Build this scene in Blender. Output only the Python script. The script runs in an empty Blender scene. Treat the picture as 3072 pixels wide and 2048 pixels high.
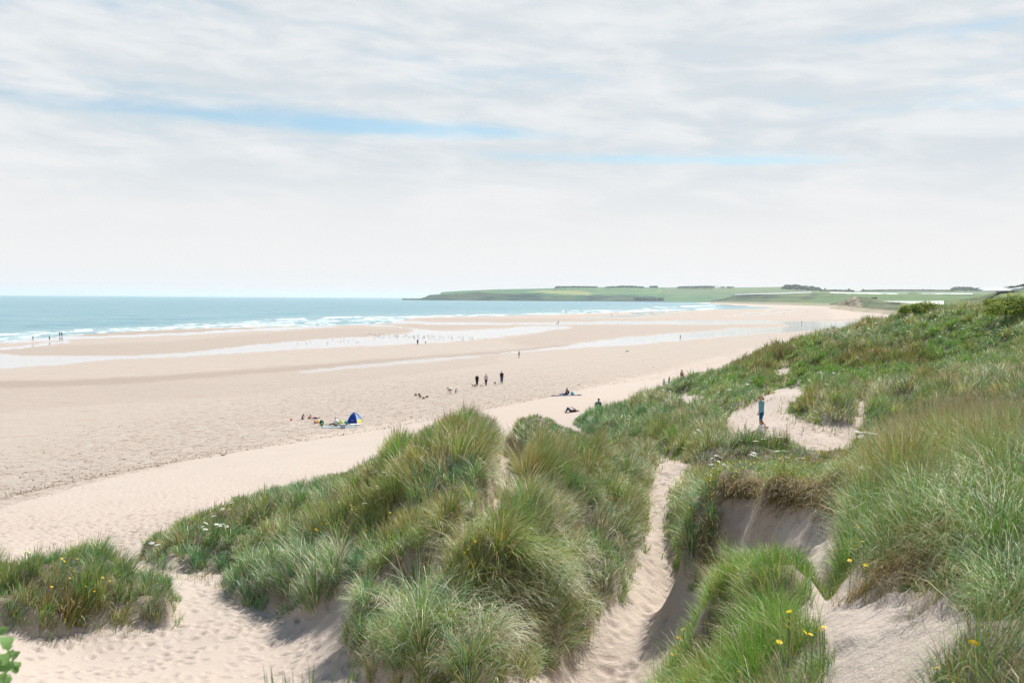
import bpy, bmesh, math, random, os
import numpy as np
from mathutils import Vector, Matrix, Euler

rng = np.random.default_rng(7)
random.seed(7)
sc = bpy.context.scene
COL = sc.collection

# ------------------------------------------------------------------ camera
FPX = 3072 * 35 / 36.0
CAMZ = 15.0
PITCH = math.atan(130 / FPX)
ROLL = 0.0065
Fw = np.array([0, math.cos(PITCH), -math.sin(PITCH)])
R0 = np.array([1.0, 0, 0]); U0 = np.array([0, math.sin(PITCH), math.cos(PITCH)])
Rt = R0 * math.cos(ROLL) + U0 * math.sin(ROLL)
Ut = -R0 * math.sin(ROLL) + U0 * math.cos(ROLL)

def ray(u, v):
    d = Fw + Rt * ((u - 1536) / FPX) - Ut * ((v - 1024) / FPX)
    return d / d[1]
def at(u, v, Y=None, z=None):
    """world point seen at photograph pixel (u, v), at depth Y or height z"""
    d = ray(u, v)
    if Y is None: Y = (z - CAMZ) / d[2]
    return (d[0] * Y, Y, CAMZ + d[2] * Y)
def project(x, y, z):
    dz = z - CAMZ
    f = y * Fw[1] + dz * Fw[2]
    r = x * Rt[0] + y * Rt[1] + dz * Rt[2]
    w = x * Ut[0] + y * Ut[1] + dz * Ut[2]
    f = np.where(np.abs(f) < 1e-3, 1e-3, f)
    return 1536 + FPX * r / f, 1024 - FPX * w / f, f

cam = bpy.data.cameras.new('camera'); cam.lens = 35; cam.sensor_width = 36
cam.clip_start = 0.1; cam.clip_end = 90000
camo = bpy.data.objects.new('camera', cam); COL.objects.link(camo)
M = Matrix(((Rt[0], Ut[0], -Fw[0], 0), (Rt[1], Ut[1], -Fw[1], 0), (Rt[2], Ut[2], -Fw[2], CAMZ), (0, 0, 0, 1)))
camo.matrix_world = M
cam.dof.use_dof = True; cam.dof.focus_distance = 45; cam.dof.aperture_fstop = 6.3
sc.camera = camo

# ------------------------------------------------------------------ helpers
def hash2(ix, iy, seed):
    h = (ix.astype(np.int64) * 374761393 + iy.astype(np.int64) * 668265263 + seed * 1442695041) & 0x7fffffff
    h = ((h ^ (h >> 13)) * 1274126177) & 0x7fffffff
    h = h ^ (h >> 16)
    return (h & 0xffff) / 65535.0
def vnoise(x, y, seed=0):
    ix = np.floor(x); iy = np.floor(y); fx = x - ix; fy = y - iy
    fx = fx * fx * (3 - 2 * fx); fy = fy * fy * (3 - 2 * fy)
    a = hash2(ix, iy, seed); b = hash2(ix + 1, iy, seed); c = hash2(ix, iy + 1, seed); d = hash2(ix + 1, iy + 1, seed)
    return (a + (b - a) * fx) * (1 - fy) + (c + (d - c) * fx) * fy
def fbm(x, y, seed=0, octs=4):
    s = 0; amp = .5; tot = 0
    for k in range(octs):
        s = s + amp * vnoise(x * 2 ** k + 17.3 * k, y * 2 ** k - 9.1 * k, seed + k); tot += amp; amp *= .5
    return s / tot
def worley(x, y, cell, seed):
    ix = np.floor(x / cell); iy = np.floor(y / cell); best = np.full(x.shape, 1e9); ox = np.zeros(x.shape); oy = np.zeros(x.shape); hid = np.zeros(x.shape)
    for a in (-1, 0, 1):
        for b in (-1, 0, 1):
            jx, jy = ix + a, iy + b
            cx = (jx + .1 + .8 * hash2(jx, jy, seed)) * cell; cy = (jy + .1 + .8 * hash2(jx, jy, seed + 1)) * cell
            d = (cx - x) ** 2 + (cy - y) ** 2; m = d < best
            best = np.where(m, d, best); ox = np.where(m, cx, ox); oy = np.where(m, cy, oy); hid = np.where(m, hash2(jx, jy, seed + 2), hid)
    return ox, oy, np.sqrt(best), hid
def smooth(a, b, x):
    t = np.clip((x - a) / (b - a), 0, 1); return t * t * (3 - 2 * t)
def polymask(u, v, poly, soft=4., vs=2.5, jit=0.):
    """soft mask of a traced outline, evaluated for scattered points"""
    P = np.array(poly, float); out = np.zeros(u.shape)
    pad = soft * 2 + jit + 3
    sel = (u > P[:, 0].min() - pad) & (u < P[:, 0].max() + pad) & (v > P[:, 1].min() - pad) & (v < P[:, 1].max() + pad)
    if not sel.any(): return out
    x = u[sel].astype(float); y = v[sel] * vs
    P = P.copy(); P[:, 1] *= vs
    inside = np.zeros(x.shape, bool); dist = np.full(x.shape, 1e9)
    n = len(P)
    for i in range(n):
        x0, y0 = P[i]; x1, y1 = P[(i + 1) % n]
        c = ((y0 > y) != (y1 > y)) & (x < (x1 - x0) * (y - y0) / (y1 - y0 + 1e-9) + x0)
        inside ^= c
        dx, dy = x1 - x0, y1 - y0
        t = np.clip(((x - x0) * dx + (y - y0) * dy) / (dx * dx + dy * dy + 1e-9), 0, 1)
        dist = np.minimum(dist, np.hypot(x - x0 - t * dx, y - y0 - t * dy))
    sd = np.where(inside, dist, -dist)
    if jit: sd = sd + (fbm(x / 22., y / 22., 5, 3) - .5) * 2 * jit
    out[sel] = smooth(-soft, soft, sd)
    return out
def linemask(u, v, pts, half, vs=3.):
    out = np.zeros(u.shape); P = np.array(pts, float)
    sel = (u > P[:, 0].min() - 20) & (u < P[:, 0].max() + 20) & (v > P[:, 1].min() - 20) & (v < P[:, 1].max() + 20)
    if not sel.any(): return out
    x = u[sel].astype(float); y = v[sel] * vs; d = np.full(x.shape, 1e9)
    for i in range(len(P) - 1):
        x0, y0 = P[i, 0], P[i, 1] * vs; x1, y1 = P[i + 1, 0], P[i + 1, 1] * vs
        dx, dy = x1 - x0, y1 - y0
        t = np.clip(((x - x0) * dx + (y - y0) * dy) / (dx * dx + dy * dy + 1e-9), 0, 1)
        d = np.minimum(d, np.hypot(x - x0 - t * dx, y - y0 - t * dy))
    out[sel] = 1 - smooth(half * vs * .5, half * vs, d)
    return out

def tag(o, label=None, cat=None, group=None, kind=None):
    if label: o['label'] = label
    if cat: o['category'] = cat
    if group: o['group'] = group
    if kind: o['kind'] = kind
    return o
def mesh_np(name, verts, faces, mat=None, parent=None, smooth_=True, attrs=None, faces3=None):
    """fast mesh from numpy arrays; faces (n,4), faces3 (m,3)"""
    me = bpy.data.meshes.new(name)
    nv = len(verts); n4 = 0 if faces is None else len(faces); n3 = 0 if faces3 is None else len(faces3)
    me.vertices.add(nv); me.vertices.foreach_set('co', np.ascontiguousarray(verts, np.float32).ravel())
    me.loops.add(n4 * 4 + n3 * 3); me.polygons.add(n4 + n3)
    li = []; st = []
    if n4: li.append(np.asarray(faces, np.int32).ravel()); st.append(np.arange(n4) * 4)
    if n3: li.append(np.asarray(faces3, np.int32).ravel()); st.append(n4 * 4 + np.arange(n3) * 3)
    me.loops.foreach_set('vertex_index', np.concatenate(li).astype(np.int32))
    me.polygons.foreach_set('loop_start', np.concatenate(st).astype(np.int32))
    me.update(calc_edges=True); me.validate()
    if smooth_: me.polygons.foreach_set('use_smooth', np.ones(n4 + n3, bool))
    if attrs:
        for k, a in attrs.items():
            a = np.asarray(a, np.float32)
            if a.ndim == 1:
                at_ = me.attributes.new(k, 'FLOAT', 'POINT'); at_.data.foreach_set('value', a)
            else:
                at_ = me.attributes.new(k, 'FLOAT_COLOR', 'POINT')
                if a.shape[1] == 3: a = np.concatenate([a, np.ones((len(a), 1), np.float32)], 1)
                at_.data.foreach_set('color', np.ascontiguousarray(a, np.float32).ravel())
    if mat: me.materials.append(mat)
    o = bpy.data.objects.new(name, me); COL.objects.link(o)
    if parent: o.parent = parent
    return o
def empty(name, loc, rz=0.):
    o = bpy.data.objects.new(name, None); COL.objects.link(o); o.location = loc; o.rotation_euler = (0, 0, rz)
    o.empty_display_size = .2
    return o

# ---- material helper
class NT:
    def __init__(s, name):
        s.m = bpy.data.materials.new(name); s.m.use_nodes = True; s.t = s.m.node_tree; s.t.nodes.clear()
        s.out = s.t.nodes.new('ShaderNodeOutputMaterial')
    def n(s, typ, inputs=None, **kw):
        nd = s.t.nodes.new(typ)
        for k, v in kw.items(): setattr(nd, k, v)
        for k, v in (inputs or {}).items():
            if isinstance(v, bpy.types.NodeSocket): s.t.links.new(v, nd.inputs[k])
            else: nd.inputs[k].default_value = v
        return nd
    def attr(s, name): return s.n('ShaderNodeAttribute', attribute_name=name)
    def math(s, op, a, b=0., c=None, clamp=False):
        nd = s.n('ShaderNodeMath', {0: a, 1: b}, operation=op, use_clamp=clamp)
        if c is not None:
            if isinstance(c, bpy.types.NodeSocket): s.t.links.new(c, nd.inputs[2])
            else: nd.inputs[2].default_value = c
        return nd.outputs[0]
    def mix(s, f, a, b, blend='MIX'):
        nd = s.n('ShaderNodeMix', data_type='RGBA', blend_type=blend)
        for i, v in ((0, f), (6, a), (7, b)):
            if isinstance(v, bpy.types.NodeSocket): s.t.links.new(v, nd.inputs[i])
            else: nd.inputs[i].default_value = (v if i == 0 else (*v, 1) if len(v) == 3 else v)
        return nd.outputs[2]
    def noise(s, vec, scale, detail=3., rough=.5, dist=0.):
        return s.n('ShaderNodeTexNoise', {'Vector': vec, 'Scale': scale, 'Detail': detail, 'Roughness': rough, 'Distortion': dist}).outputs[0]
    def ramp(s, f, lo, hi):
        return s.n('ShaderNodeMapRange', {0: f, 1: lo, 2: hi, 3: 0., 4: 1.}, clamp=True, interpolation_type='SMOOTHSTEP').outputs[0]
    def bsdf(s, **kw):
        b = s.n('ShaderNodeBsdfPrincipled')
        for k, v in kw.items():
            k = k.replace('_', ' ')
            if isinstance(v, bpy.types.NodeSocket): s.t.links.new(v, b.inputs[k])
            else: b.inputs[k].default_value = ((*v, 1) if isinstance(v, tuple) and len(v) == 3 else v)
        return b
    def done(s, sh):
        s.t.links.new(sh, s.out.inputs[0]); return s.m
def simple_mat(name, col, rough=.8, var=.15, scale=8., spec=.3):
    t = NT(name); tc = t.n('ShaderNodeTexCoord').outputs['Object']
    n = t.noise(tc, scale, 4)
    c = t.mix(n, tuple(x * (1 - var) for x in col), tuple(min(1, x * (1 + var)) for x in col))
    b = t.bsdf(Base_Color=c, Roughness=rough); b.inputs['Specular IOR Level'].default_value = spec
    return t.done(b.outputs[0])

# ------------------------------------------------------------------ terrain control points
# (u, v, z=..) seen points by height, or (u, v, d) seen points by depth
CZ = [  # beach, by height
 (0,1027,.05),(0,1110,.7),(0,1200,1.9),(0,1350,3.2),(0,1500,4.3),(0,1600,5.0),(200,1560,4.9),
 (300,1000,.05),(300,1085,.6),(300,1180,1.8),(300,1300,3.0),(300,1450,4.2),
 (600,985,.05),(600,1060,.6),(600,1150,1.9),(600,1250,2.8),(600,1350,3.6),(600,1470,4.6),
 (1060,1268,3.0),(1100,1040,.6),(1100,1150,2.0),(1000,977,.05),(1100,1330,3.8),(850,1420,4.5),
 (1505,1151,3.1),(1557,1075,1.6),(1500,1010,.6),(1500,950,.1),(1300,953,.1),(1200,968,.05),(1500,1250,4.0),
 (1900,1100,2.6),(1900,1160,3.6),(1900,1000,.8),(1900,939,.1),(1900,960,.4),
 (1700,1215,4.2),(1690,1285,4.9),(2200,1060,3.0),(2200,980,.9),(2100,931,.1),(2150,916,.1),(2100,909,.15),
 (2500,960,1.2),(2500,925,.9),(2300,940,.6),(2300,912,.5),(2700,940,3.0),(2500,914,1.2),(2200,907.5,.5),
 (2740,934,3.2),(2600,925,2.4),
]
CD = [  # dunes, by depth
 # left clump
 (250,1900,25.6),(60,1900,25),(480,1860,27),(250,1760,27),(120,1740,27),(400,1800,27.5),(-150,1800,26),(-150,1950,22),
 # hollow
 (150,2040,20.7),(600,2040,21.8),(1000,2040,20.6),(600,1750,31),(700,1900,26),(950,1880,25.5),
 # ridge left of peak
 (420,1670,36.5),(700,1705,33),(580,1620,36),(850,1825,28),(720,1780,29.5),(850,1500,41),(860,1650,33),(1000,1480,39),
 (1100,1450,37.5),(1250,1360,35),(1390,1315,31.5),(1400,1500,27),(1100,1600,29),(1200,1700,25.3),(1140,1745,25),(950,1790,27),
 (1480,1340,34),(1530,1400,32),(1500,1500,27.5),
 # central clump
 (1080,1985,21),(1150,1790,23),(1500,1640,21.5),(1500,1800,19.8),(1500,1950,18.8),(1500,2045,18.9),(1600,1450,27),(1600,1350,33),
 (1300,1700,22),(1300,1900,20),(1750,1600,23.5),(1780,1750,22),(1700,1900,20.4),(1850,1500,28),(1850,1400,34),(1900,1640,25.5),
 (1600,1305,37),(1750,1335,41),(1700,1305,42),
 # path
 (2010,1390,39),(1980,1500,33),(1960,1580,30),(1940,1650,28),(1980,1780,24.7),(1800,1960,21),(1990,1345,43),(1950,1855,22.6),(2030,1805,23.6),(1900,1930,21.4),(1980,1940,20.6),(1960,2048,18),(2300,1285,44),(2450,1310,40),(2400,1310,41),(2560,1250,44),
 # bank right of path
 (2080,1490,23.2),(2080,1600,23.8),(2070,1700,24.4),(2060,1765,25.2),
 (2300,1472,19.4),(2500,1462,17.5),(2300,1600,18.9),(2200,1700,20.6),(2450,1600,17.0),(2150,1500,21.8),
 # near clump and foreground
 (2350,1790,8.6),(2200,1880,9),(2160,2010,9.5),(2400,2045,6.3),
 (2600,1900,6.5),(2650,1770,7.6),(2900,1500,7.2),(2720,1500,8.6),(2740,1660,7.9),(2850,1730,7.0),(2780,1790,6.7),(3060,1500,6.3),(3060,1650,6.0),(2990,1690,5.5),(3072,1700,5.0),(2930,1900,4.9),(2960,2030,4.4),(2700,2040,5.4),
 (2800,1350,20),(3050,1310,20),(2700,1440,11),(3060,1440,8.5),
 # middle ground
 (2150,1370,24),(2200,1375,29),(2300,1350,36),(2285,1291,45),(2500,1380,24),(2480,1440,20),(2600,1300,40),(2450,1330,34),(2440,1240,52),
 (2350,1180,60),(1870,1250,70),(1740,1272,72),(1900,1300,55),(1800,1345,45),(2000,1255,65),(2100,1200,68),
 (1900,1205,84),(2000,1170,92),(2100,1135,95),(2200,1105,96),(2300,1062,96),(2400,1030,94),(2500,1002,93),(2600,980,93),(2700,957,91),
 (2900,935,86),(3072,930,80),(2300,1160,70),(2500,1150,65),(2700,1180,50),(3000,1200,38),(2700,1060,75),(3000,1040,70),(2800,1260,33),(2600,1230,47),
]
CH = [  # hidden points: (u of the column, depth, z)
 (2600,130,5),(2900,125,7),(3072,120,8),(3400,110,9),(2300,130,4),(2450,130,4.5),(2000,118,4),(1390,38,8.2),(1390,48,5.9),(1250,45,6),(1100,48,5.5),(850,50,4.9),
 (1600,45,7.6),(1600,56,5.6),(1700,52,6.2),(1500,60,5.1),(250,33,5.8),(0,34,5.8),(2080,30,8.6),(2300,23,10.8),(2900,11,13.0),(3072,12,13.1),
 (2750,180,5),(3072,180,6),(3072,300,6),(2800,300,5),(3300,600,6),(2900,1000,5),(3300,1500,6),(3300,3500,6),(2700,3500,3),(2350,4000,1.5),
 (0,450,-1.5),(0,1200,-4),(-200,400,-1.2),(700,620,-1),(700,1400,-4),(1300,1150,-1),(1300,2500,-4),(1900,2200,-1.2),(1500,1500,-1.2),(1500,4500,-4),(0,5000,-5),(2000,4500,-3),
]
CX = [  # plain world points round the photographer
 (0,0,13.3),(0,3,12.9),(0,6,11.3),(0,10,9.4),(0,15,7.9),(-5,4,12.2),(-6,9,9.4),(3,3,13.3),(6,3,13.8),(-10,0,12.5),(10,2,14.2),(0,-6,13.5),
 (12,-6,14),(-12,-6,12.5),(-12,10,8.8),(-14,20,6.6),(18,10,13.5),(22,30,12.5),(30,50,12),(45,80,14),(-25,25,6),(-30,40,5),(1.2,10.5,9.9),
]
pts = []
for u, v, z in CZ: pts.append(at(u, v, z=z))
SANDP = {(2850,1730,7.0),(2780,1790,6.7),(2740,1660,7.9),(2930,1900,4.9),(3060,1650,6.0),(2285,1291,45),(2350,1180,60),(2300,1472,19.4),(2500,1462,17.5),(2300,1600,18.9),(2200,1700,20.6),(2450,1600,17.0),(2010,1390,39),(1980,1500,33),(1960,1580,30),(1940,1650,28),(1980,1780,24.7),(1800,1960,21),
 (1950,1855,22.6),(2030,1805,23.6),(1900,1930,21.4),(1980,1940,20.6),(1960,2048,18),(2600,1900,6.5),(2650,1770,7.6),(2700,2040,5.4),(2300,1285,44),(2450,1310,40),(2400,1310,41),(2560,1250,44)}
for u, v, d in CD:
    q = list(at(u, v, Y=d))
    if u >= 1700 and (u, v, d) not in SANDP:   # the traced surface is the grass, the sand lies lower
        q[2] -= .10 if (d < 12 and u < 2500) else .30 if d < 12 else 1.1 if (20 < d < 35 and u > 2100 and v < 1400) else .55 if d < 20 else .68 if d < 50 else .55 if d < 80 else .42
    pts.append(q)
for u, d, z in CH: pts.append(((u - 1536) / FPX * d, d, z))
for p in CX: pts.append(p)
for u, d, v in [(2050,9.5,2110),(2105,9.0,2060),(1950,10,2260),(2130,10.5,1975),(1900,12,2150),(2000,13,2180),(2050,12,2150),(2060,14,2090),(2200,16,1800),(2350,15,1740),(2060,17,1965),(2130,13,2000),(1990,16,2080),(2130,15.5,1890),(2091,9.6,1905),(2158,9.6,1795),(2230,9.4,1755),(2300,9,1730),(2380,8.8,1740),(2430,8.6,1795),(2480,9.3,1745),(2480,12,1680),(2440,7.6,1850),(2250,12.5,1800),(2350,12.2,1765),(2200,11,1900),(2400,10.6,1750),(2300,10.8,1800),(2120,11.5,2040)]: pts.append(at(u, v, Y=d))
pts = np.array(pts)
def warp(x, y): return np.stack([x / (y + 20) * 2.2, np.log(y + 20) * 1.25], -1)
W = warp(pts[:, 0], pts[:, 1])
def tps(r2): return np.where(r2 > 1e-12, .5 * r2 * np.log(r2 + 1e-12), 0)
n = len(pts)
K = tps(((W[:, None] - W[None]) ** 2).sum(-1)) + np.eye(n) * 2e-5
Pm = np.concatenate([np.ones((n, 1)), W], 1)
A = np.zeros((n + 3, n + 3)); A[:n, :n] = K; A[:n, n:] = Pm; A[n:, :n] = Pm.T
sol = np.linalg.solve(A, np.concatenate([pts[:, 2], np.zeros(3)]))
def base_z(x, y):
    x = np.asarray(x, float); y = np.asarray(y, float); sh = x.shape
    w = warp(x.ravel(), y.ravel()); out = np.empty(len(w))
    for i in range(0, len(w), 60000):
        q = w[i:i + 60000]
        r2 = ((q[:, None, :] - W[None]) ** 2).sum(-1)
        out[i:i + 60000] = tps(r2) @ sol[:n] + sol[n] + q @ sol[n + 1:]
    return out.reshape(sh)

# ------------------------------------------------------------------ outlines traced from the photograph
PATH = [(1985,1372),(1965,1420),(1950,1500),(1948,1580),(1905,1680),(1885,1760),(1850,1815),(1780,1900),(1690,1985),(1600,2060),(1560,2200),(2000,2200),(1850,2060),(1900,2000),(1960,1955),(2010,1900),(2060,1850),(2090,1800),(2110,1765),(2050,1740),(1985,1680),(1990,1570),(2010,1500),(2040,1440),(2070,1395)]
CHUTE = [(1500,1335),(1540,1325),(1565,1360),(1570,1400),(1555,1450),(1500,1490),(1475,1470),(1505,1430),(1500,1370)]
SPOT = [(1345,1612),(1400,1560),(1465,1500),(1500,1490),(1492,1530),(1440,1612),(1400,1672),(1340,1708),(1265,1745),(1250,1722),(1325,1665)]
BANK = [(2165,1500),(2210,1478),(2320,1480),(2440,1475),(2540,1490),(2560,1560),(2540,1620),(2480,1660),(2420,1720),(2330,1760),(2200,1780),(2130,1740),(2130,1680),(2150,1600)]
NEAR = [(2400,1730),(2500,1735),(2600,1790),(2700,1745),(2800,1770),(2870,1850),(2860,1950),(2800,2060),(2700,2300),(2400,2300),(2440,2048),(2450,1900),(2400,1820)]
WOMAN = [(2170,1290),(2190,1245),(2290,1190),(2340,1165),(2400,1165),(2420,1185),(2380,1210),(2350,1235),(2400,1260),(2480,1280),(2560,1275),(2580,1210),(2600,1205),(2600,1260),(2590,1290),(2570,1345),(2480,1375),(2400,1350),(2350,1330),(2290,1350),(2200,1345)]
WHOLLOW2 = [(2000,1195),(2060,1185),(2120,1190),(2110,1210),(2150,1225),(2170,1245),(2120,1240),(2060,1215),(2010,1205)]
WSPOT = [(2330,1110),(2370,1105),(2360,1130),(2330,1135)]
PATH2 = [(2750,1120),(2800,1130),(2830,1160),(2800,1150),(2760,1140)]
LEFT = [(-300,1730),(0,1725),(60,1715),(170,1690),(290,1690),(350,1720),(470,1745),(515,1790),(525,1850),(500,1890),(420,1885),(300,1890),(200,1905),(100,1905),(-50,1880),(-300,1900)]
MID = [(415,1668),(440,1650),(560,1600),(700,1530),(850,1490),(1000,1470),(1100,1440),(1200,1370),(1260,1330),(1390,1285),(1470,1300),(1510,1340),(1500,1440),(1480,1480),(1420,1560),(1400,1640),(1330,1700),(1200,1745),(1130,1790),(1010,1805),(930,1845),(850,1848),(715,1815),(675,1755),(690,1722),(620,1725),(500,1718)]
CENTRE = [(1050,2005),(1045,1930),(1085,1845),(1130,1780),(1210,1725),(1340,1690),(1400,1640),(1450,1570),(1500,1490),(1560,1450),(1575,1400),(1570,1350),(1530,1318),(1540,1290),(1700,1290),(1760,1318),(1900,1350),(1985,1372),(1965,1420),(1950,1500),(1948,1580),(1905,1680),(1885,1760),(1850,1815),(1780,1890),(1690,1975),(1600,2020),(1400,2085),(1200,2075),(1090,2040)]
NOTG = [(900,1400),(2095,1690),(2060,1790),(1990,1890),(1915,1975),(1830,2080),(1500,2500),(900,2500)]
GULLY = [(2400,1600),(2560,1570),(2560,1700),(2530,1790),(2430,1800),(2420,1720)]
VALLEY = [(1545,1340),(1530,1420),(1480,1510),(1400,1620),(1280,1700),(1140,1765)]
FOOT2 = [(1985,1735),(2060,1762),(2140,1745),(2160,1900),(2000,2150),(1750,2150)]
SANDS = [(FOOT2, 14, 24.3), (GULLY, 7.4, 16), (NOTG, 2, 14), (PATH, 17, 45), (CHUTE, 26, 40), (SPOT, 20, 32), (BANK, 13.8, 22.5), (NEAR, 0, 9.5), (WOMAN, 30, 75), (WHOLLOW2, 50, 85), (WSPOT, 50, 90), (PATH2, 50, 80)]
# dune grass to the right of the beach: everything beyond this foot line
RIGHT = [(1760,1318),(1745,1290),(1715,1270),(1760,1245),(1850,1225),(1900,1200),(2000,1162),(2100,1125),(2200,1095),(2300,1045),(2400,1005),(2500,985),(2600,960),(2700,935),(2740,915),(2800,900),(3400,850),(4200,3000),(1950,3000),(1930,2060),(1980,1960),(2060,1850),(2110,1765),(2050,1740),(1985,1680),(1990,1570),(2010,1500),(2040,1440),(2070,1395),(1985,1372),(1900,1350)]

G1_U = [1850,1923,2010,2091,2158,2230,2300,2380,2430,2480,2540]; G1_V = [2010,1962,1891,1809,1700,1660,1635,1640,1690,1760,1700]
def grass_mask(x, y, z, soft=6.):
    """1 where the dune carries grass; world points in, evaluated on the traced outlines"""
    u, v, f = project(x, y, z)
    jit = (fbm(x * 1.3, y * 1.3, 31, 3) - .5)
    g = np.zeros(x.shape)
    uu = u + jit * 1300 / np.maximum(f, 4); vv = v + jit * 800 / np.maximum(f, 4)
    dm = lambda a, b: (f > a) & (f < b)
    g = np.maximum(g, polymask(uu, vv, LEFT, soft, 1.) * dm(23, 31.5))
    g = np.maximum(g, polymask(uu, vv, MID, soft, 1.) * dm(22, 44))
    g = np.maximum(g, polymask(uu, vv, CENTRE, soft, 1.) * dm(15, 46))
    g = np.maximum(g, polymask(uu, vv, RIGHT, soft, 1.) * dm(2, 108))
    # slopes just behind the crests keep their grass
    g = np.maximum(g, smooth(6.2, 7.2, z) * ((f > 36) & (f < 50) & (x < 4) & (x > -14)))
    for poly, a, b in SANDS:
        g = g * (1 - polymask(uu, vv, poly, soft, 1.) * dm(a, b))
    g = g * smooth(0.5, 2.5, np.hypot(x, y))
    return g
def hor_(u): return 884 + .0065 * u
# ------------------------------------------------------------------ ground grid (finer where it is near)
rows = list(np.arange(-8, 46, .075))
y = 46.
while y < 7000:
    y += max(.12, y * y / (11.5 * FPX) * 2.6); rows.append(y)
rows = np.array(rows); NR = len(rows); NC = 1000
cols = np.linspace(-.66, .66, NC)
YY = np.repeat(rows[:, None], NC, 1); XX = (YY + 20) * cols[None]
ZZ = base_z(XX, YY)
gm = grass_mask(XX, YY, ZZ)
lim = smooth(120, 100, YY)
# grassed dunes stand proud of the trodden sand
gmw = grass_mask(XX, YY, ZZ, 45.)
nb_ = np.interp(YY, [0, 9, 16, 22], [.12, .15, .6, 1.])
ZZ = ZZ + nb_ * gm * smooth(.35, .95, gmw) * lim * (.06 + .30 * fbm(XX * .55, YY * .55, 3, 3)) + nb_ * gm * lim * .16 * (fbm(XX * 2.0, YY * 2.0, 8, 2) - .5)
gm2 = gm * smooth(.45, .9, gmw)
_w = worley(XX + .5 * (fbm(XX, YY, 19, 2) - .5), YY, 1.75, 430)
ZZ = ZZ + gm2 * lim * (.34 + .2 * _w[3]) * np.clip(1 - (_w[2] / 1.0) ** 2, -.35, 1) * np.where(XX > 4, smooth(28, 46, YY), smooth(10, 18, YY))
_u, _v, _f = project(XX, YY, ZZ)
# the lush bank stays below its outline
_top = CAMZ - (np.interp(_u, G1_U, G1_V) + 62 - hor_(_u)) / FPX * YY
_wt = smooth(7., 7.8, _f) * smooth(13.6, 12.8, _f) * smooth(1840, 1880, _u) * smooth(2560, 2500, _u)
ZZ = np.where(ZZ > _top, ZZ + (_top - ZZ) * _wt, ZZ)
# broken, slumped surface of the eroded bank
_b = np.maximum(polymask(_u, _v, BANK, 30, 1.) * (_f > 13.8) * (_f < 22.5), polymask(_u, _v, [(2560,1580),(2900,1540),(2900,1790),(2560,1800)], 30, 1.) * (_f > 5) * (_f < 10) * .6)
ZZ = ZZ + _b * (.42 * (fbm(XX * 1.6, YY * 1.6, 95, 4) - .5) + .10 * np.abs(fbm(XX * 6, YY * 6, 96, 3) - .5))
valley = linemask(_u, _v, VALLEY, 60, 1.) * (_f > 21) * (_f < 36)
ZZ = ZZ - .55 * valley
ZZ = ZZ + lim * (1 - gm) * .05 * (fbm(XX * .8, YY * .8, 12, 3) - .5) * smooth(4.2, 5.5, ZZ)
# footprints: one raster of soft pits, laid over the sand
TS, TN = 16., 512
foot = np.zeros((TN, TN)); gx = np.arange(TN) * TS / TN
for k in range(1500):
    cx, cy = rng.random(2) * TS; a = rng.random() * math.pi; lx = rng.uniform(.12, .19); ly = rng.uniform(.08, .12); dp = rng.uniform(.03, .07)
    i0 = int(cx / TS * TN); j0 = int(cy / TS * TN); w = 16
    I = np.arange(i0 - w, i0 + w); J = np.arange(j0 - w, j0 + w)
    dx = (I * TS / TN - cx)[:, None]; dy = (J * TS / TN - cy)[None]
    p = dx * math.cos(a) + dy * math.sin(a); q = -dx * math.sin(a) + dy * math.cos(a)
    r = (p / lx) ** 2 + (q / ly) ** 2
    sh = -dp * np.exp(-r * 1.1) + dp * .45 * np.exp(-(np.sqrt(r) - 1.5) ** 2 * 4)
    foot[np.ix_(I % TN, J % TN)] += sh
def foot_z(x, y):
    xr = x * .83 + y * .56; yr = -x * .56 + y * .83
    fx = (xr / TS * TN) % TN; fy = (yr / TS * TN) % TN
    i = np.floor(fx).astype(int) % TN; j = np.floor(fy).astype(int) % TN
    a = fx - np.floor(fx); b = fy - np.floor(fy)
    i1 = (i + 1) % TN; j1 = (j + 1) % TN
    return (foot[i, j] * (1 - a) + foot[i1, j] * a) * (1 - b) + (foot[i, j1] * (1 - a) + foot[i1, j1] * a) * b
ZZ = ZZ + foot_z(XX, YY) * (1 - gm) * smooth(90, 45, YY) * smooth(3.2, 5.2, ZZ) * 1.0
def ground_z(x, y):
    """height of the built ground at scattered points"""
    x = np.asarray(x, float); y = np.asarray(y, float)
    r = np.clip(np.interp(y, rows, np.arange(NR)), 0, NR - 1.001); c = np.clip((x / (y + 20) + .66) / 1.32 * (NC - 1), 0, NC - 1.001)
    i = r.astype(int); j = c.astype(int); a = r - i; b = c - j
    return (ZZ[i, j] * (1 - a) + ZZ[i + 1, j] * a) * (1 - b) + (ZZ[i, j + 1] * (1 - a) + ZZ[i + 1, j + 1] * a) * b
def ground_hit(u, v, near=1.5, far=6500):
    """first ground point seen at photograph pixel (u, v)"""
    d = ray(u, v); Y = np.exp(np.linspace(math.log(near), math.log(far), 6000))
    hz = ground_z(d[0] * Y, Y); rz = CAMZ + d[2] * Y
    k = np.argmax(hz >= rz)
    if hz[k] < rz[k]: k = len(Y) - 1
    lo, hi = Y[max(k - 1, 0)], Y[k]
    for _ in range(25):
        m = (lo + hi) / 2
        if ground_z(d[0] * m, m) >= CAMZ + d[2] * m: hi = m
        else: lo = m
    return (d[0] * hi, hi, float(ground_z(d[0] * hi, hi)))

U, V, FF = project(XX, YY, ZZ)
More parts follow.
